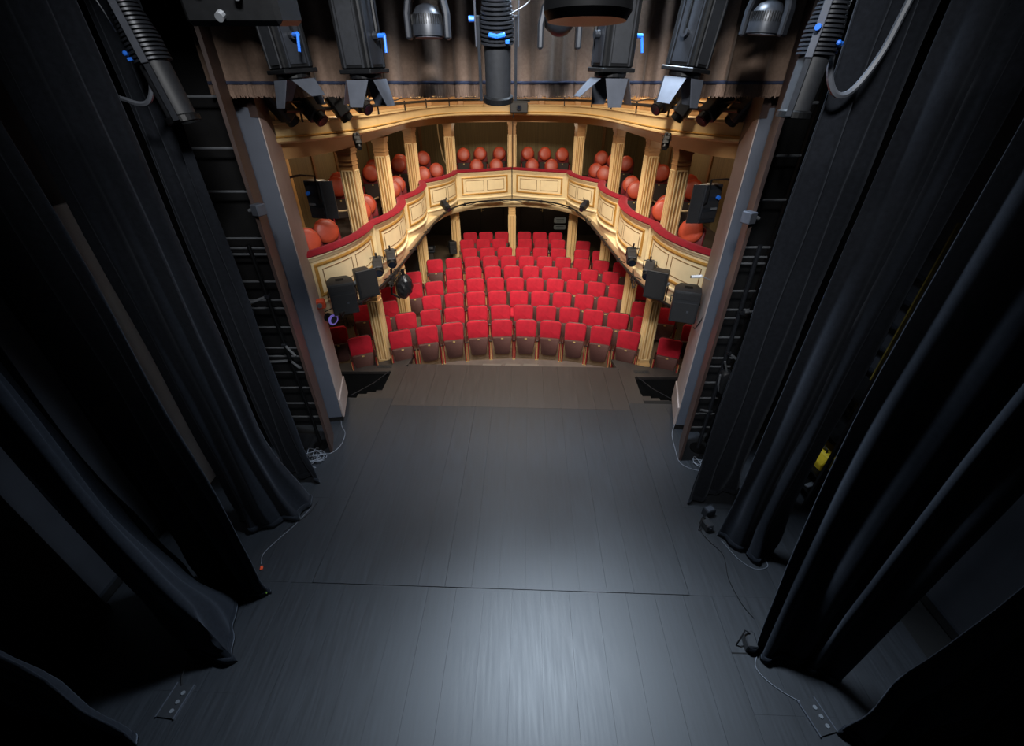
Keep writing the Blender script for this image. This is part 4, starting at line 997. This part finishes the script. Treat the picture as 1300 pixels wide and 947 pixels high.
# bagged lamp hanging on the left
t = thing('bagged_lamp', (-2.08, 7.78, 1.56), (0, R(12), 0), 'lamp wrapped in a black bag hanging from the left pipe', 'lamp')
g = G().ball((0, 0, 0), (0.16, 0.15, 0.25), 14, 10); rr = random.Random(9)
g.v = [(x * (1 + rr.uniform(-.14, .14)), y * (1 + rr.uniform(-.14, .14)), z * (1 + rr.uniform(-.06, .06))) for x, y, z in g.v]
g.build('bag', 'bin_bag', t)
G().cyl((-0.02, 0, 0.2), (-0.06, 0, 0.34), 0.03).build('neck', 'black_metal', t)
G().cyl((-0.26, 0, 0.30), (-0.22, 0.0, -0.22), 0.022).cyl((-0.22, 0, -0.20), (-0.05, 0, -0.26), 0.02).build('drop_arm', 'black_metal', t)
G().box((-0.24, 0, 0.02), (0.10, 0.05, 0.05)).build('clamp', 'steel', t)
# LED panels in the balcony ends
def led_panel(loc, rz, label, s):
    t = thing('panel_light', loc, (0, 0, R(rz)), label, 'light')
    G().box((0, 0, 0), (0.30, 0.16, 0.56)).build('housing', 'grey_metal', t, bevel=0.012)
    G().box((s*-0.20, -0.02, 0.0), (0.22, 0.03, 0.56), (0, 0, R(-18*s))).build('side_flap', 'black_plastic', t, bevel=0.004)
    for z in (-0.16, 0.0, 0.16): G().box((0, -0.083, z), (0.24, 0.012, 0.10)).build('vent_plate', 'black_plastic', t)
    G().cyl((s*0.08, -0.09, 0.10), (s*0.08, -0.13, 0.10), 0.03, n=12).build('connector', 'blue_plastic', t)
    G().box((s*0.06, -0.09, -0.06), (0.10, 0.03, 0.03)).build('latch', 'steel', t)
    G().tube([(s*-0.12, 0, -0.10), (s*-0.12, -0.12, 0.05), (s*-0.12, -0.12, 0.36), (s*-0.14, -0.45, 0.42), (s*-0.153, -0.90, 0.43)], 0.016, 6).build('bracket', 'black_metal', t)
    return t
led_panel((-3.06, 7.15, 3.27), -16, 'dark panel light on a bracket in the left balcony end', -1)
led_panel((3.02, 6.95, 3.25), 16, 'dark panel light on a bracket in the right balcony end', 1)
# flood lamps on the gallery ends
gi = 0
for s in (-1, 1):
    for k, (x, y, z, d) in enumerate(((2.86, 6.15, 4.58, (-.3, .6, -.8)), (2.62, 6.45, 4.56, (-.7, -.3, -.7)), (2.44, 6.95, 4.60, (-.5, .3, -1)), (2.30, 7.45, 4.60, (-.8, -.5, -.5)))):
        small_spot((s * x, y, z), (s * d[0], d[1], d[2]), 'black flood lamp on the %s end of the gallery pipe, %s from the pier' % (sidew[s], ORD[k]), 1.15, 'flood lamps on the gallery')
    spot_light('gallery_flood_light', (s * 2.52, 7.55, 4.80), (s * 2.40, 7.35, 4.38), 22, (1.0, 0.90, 0.74), 75, 0.5)
    small_spot((s * 2.24, 7.02, 4.10), (s * -0.3, -0.7, -0.7), 'tiny black spotlight under the gallery front on the ' + sidew[s], 0.55, 'tiny spotlights under the gallery', 'black_metal')
t = thing('projector', (0.19, 13.82, 4.32), label='black projector box with one lens in the middle of the gallery front', cat='projector')
G().box((0, 0, 0), (0.48, 0.30, 0.24)).build('body', 'black_plastic', t, bevel=0.015); G().lathe((0, -0.14, 0), (0, -0.22, 0), [(0, 0.07), (0.8, 0.07), (1, 0.06)], 18).build('lens_barrel', 'grey_metal', t)
G().cyl((0, -0.221, 0), (0, -0.226, 0), 0.05, n=16).build('lens', 'lens_glass', t); G().box((0, 0.02, 0.14), (0.6, 0.05, 0.04)).build('bracket', 'black_metal', t)
G().cyl((-0.14, -0.05, -0.12), (-0.16, -0.05, -0.24), 0.02).build('knob', 'black_metal', t)
# cable down the middle column
lead('column_cable', [(0.02, 14.50, 3.95), (0.02, 14.48, 3.3), (0.02, 14.46, 2.80), (0.0, 14.38, 2.74), (0.0, 14.37, 2.4), (0.0, 14.36, 1.95), (0.0, 14.2, 1.85)], 0.014, 'black_cable', 'black cable running down the middle column and balcony front')
for s in (-1, 1):
    lead('hanging_cable', [(s*2.25, 14.9, 4.05), (s*2.25, 14.9, 3.6), (s*2.15, 14.8, 3.0), (s*2.0, 14.55, 2.75), (s*1.92, 14.3, 2.70)], 0.018, 'cream_cable', 'pale cable sagging beside the fourth column on the %s balcony' % sidew[s])
    lead('hanging_cable', [(s*3.55, 8.2, 2.90), (s*3.35, 8.8, 2.72), (s*3.15, 9.4, 2.70), (s*2.95, 10.0, 2.74)], 0.018, 'cream_cable', 'pale cable sagging between the nearest columns of the %s balcony' % sidew[s])
# white camera on the right pier, orange and purple gear by the left pier
t = thing('security_camera', (2.56, 5.66, 2.55), (0, 0, R(-12)), 'small white security camera fixed to the right pier', 'camera', scale=0.62)
G().cyl((-0.12, 0, 0.0), (0.10, 0, 0.03), 0.035, n=14).build('body', 'white_plastic', t, bevel=0.008); G().cyl((-0.121, 0, 0), (-0.14, 0, 0), 0.028, n=12).build('lens', 'black_plastic', t)
G().cyl((0.10, 0, 0.02), (0.36, 0.0, -0.06), 0.012, n=8).build('arm', 'steel', t)
lead('pier_cable', [(2.78, 5.62, 2.50), (2.80, 5.58, 2.35), (2.74, 5.5, 2.1), (2.70, 5.6, 1.8), (2.76, 5.8, 1.7)], 0.009, 'black_cable', 'thin black cable hanging on the right pier')
t = thing('orange_lamp', (-2.90, 5.95, 2.02), (0, 0, R(20)), 'small orange connector box between left pier and loudspeaker', 'box')
G().box((0, 0, 0), (0.16, 0.12, 0.14)).build('body', 'orange_plastic', t, bevel=0.02); G().cyl((0, -0.06, 0), (0, -0.09, 0), 0.035, n=12).build('socket', 'steel', t)
t = thing('purple_lamp', (-2.82, 6.02, 1.74), (R(8), 0, R(62)), 'small lamp with a violet glowing rim under the left loudspeaker', 'lamp', scale=0.8)
G().cyl((0, 0.10, 0), (0, -0.04, 0), 0.085, 0.10, n=18).build('can', 'black_metal', t); G().lathe((0, -0.04, 0), (0, -0.075, 0), [(0, 0.105), (1, 0.11)], 20).build('glowing_rim', 'lamp_purple', t)
G().cyl((0, -0.076, 0), (0, -0.08, 0), 0.075, n=16).build('lens', 'lens_glass', t); G().tube([(-0.12, 0, 0), (-0.12, 0, 0.2), (0.12, 0, 0.2), (0.12, 0, 0)], 0.010, 6).build('yoke', 'black_metal', t)
# signs on the back wall of the stalls
for k, (z, h, lb) in enumerate(((0.55, 0.20, 'pale grey sign on the dark back wall, upper of two'), (0.29, 0.16, 'pale grey sign on the dark back wall, lower of two'))):
    t = thing('wall_sign', (1.84, AY - 0.10, z + 0.02), label=lb, cat='sign')
    G().prism(rrect(0.46, h, 0.05, 3), 0.03, 'Y').build('plate', 'sign_grey', t, bevel=0.004)
    for q in range(2): G().box((0, -0.017, 0.03 - 0.06*q), (0.30 - 0.06*q, 0.004, 0.018)).build('print_line', 'grey_metal', t)
# dark counter behind the left columns in the stalls
t = thing('sound_desk', (-3.15, 12.9, zf(12.9)), (0, 0, R(8)), 'dark control desk under the balcony on the left', 'desk')
G().box((0, 0, 0.38), (1.5, 0.5, 0.76)).build('desk_body', 'brown_door', t, bevel=0.01); G().box((0, 0, 0.78), (1.6, 0.6, 0.04)).build('desk_top', 'grey_metal', t, bevel=0.008)
G().cyl((-0.7, -0.2, 0.86), (0.75, -0.2, 0.86), 0.06, n=12).build('padded_rail', 'black_plastic', t)
for k in range(2):
    t = thing('folding_chair', (-4.05 + 0.02*k, 9.35 - 0.85*k, zf(9.0) + 0.004), (0, 0, R(150 + 40*k)), ['thin dark metal chair on the carpet left of the red seats', 'thin dark metal stool near the left pier'][k], 'chair')
    G().box((0, 0, 0.44), (0.38, 0.38, 0.03)).build('seat', 'brown_door', t, bevel=0.01)
    for a in (-1, 1):
        for c in (-1, 1): G().cyl((a*0.17, c*0.17, 0.44), (a*0.20, c*0.20, 0.0), 0.010, n=6).build('leg', 'black_metal', t)
    if k == 0: G().box((0, 0.19, 0.72), (0.36, 0.02, 0.18)).box((-0.17, 0.19, 0.55), (0.02, 0.02, 0.3)).box((0.17, 0.19, 0.55), (0.02, 0.02, 0.3)).build('backrest', 'brown_door', t, bevel=0.004)
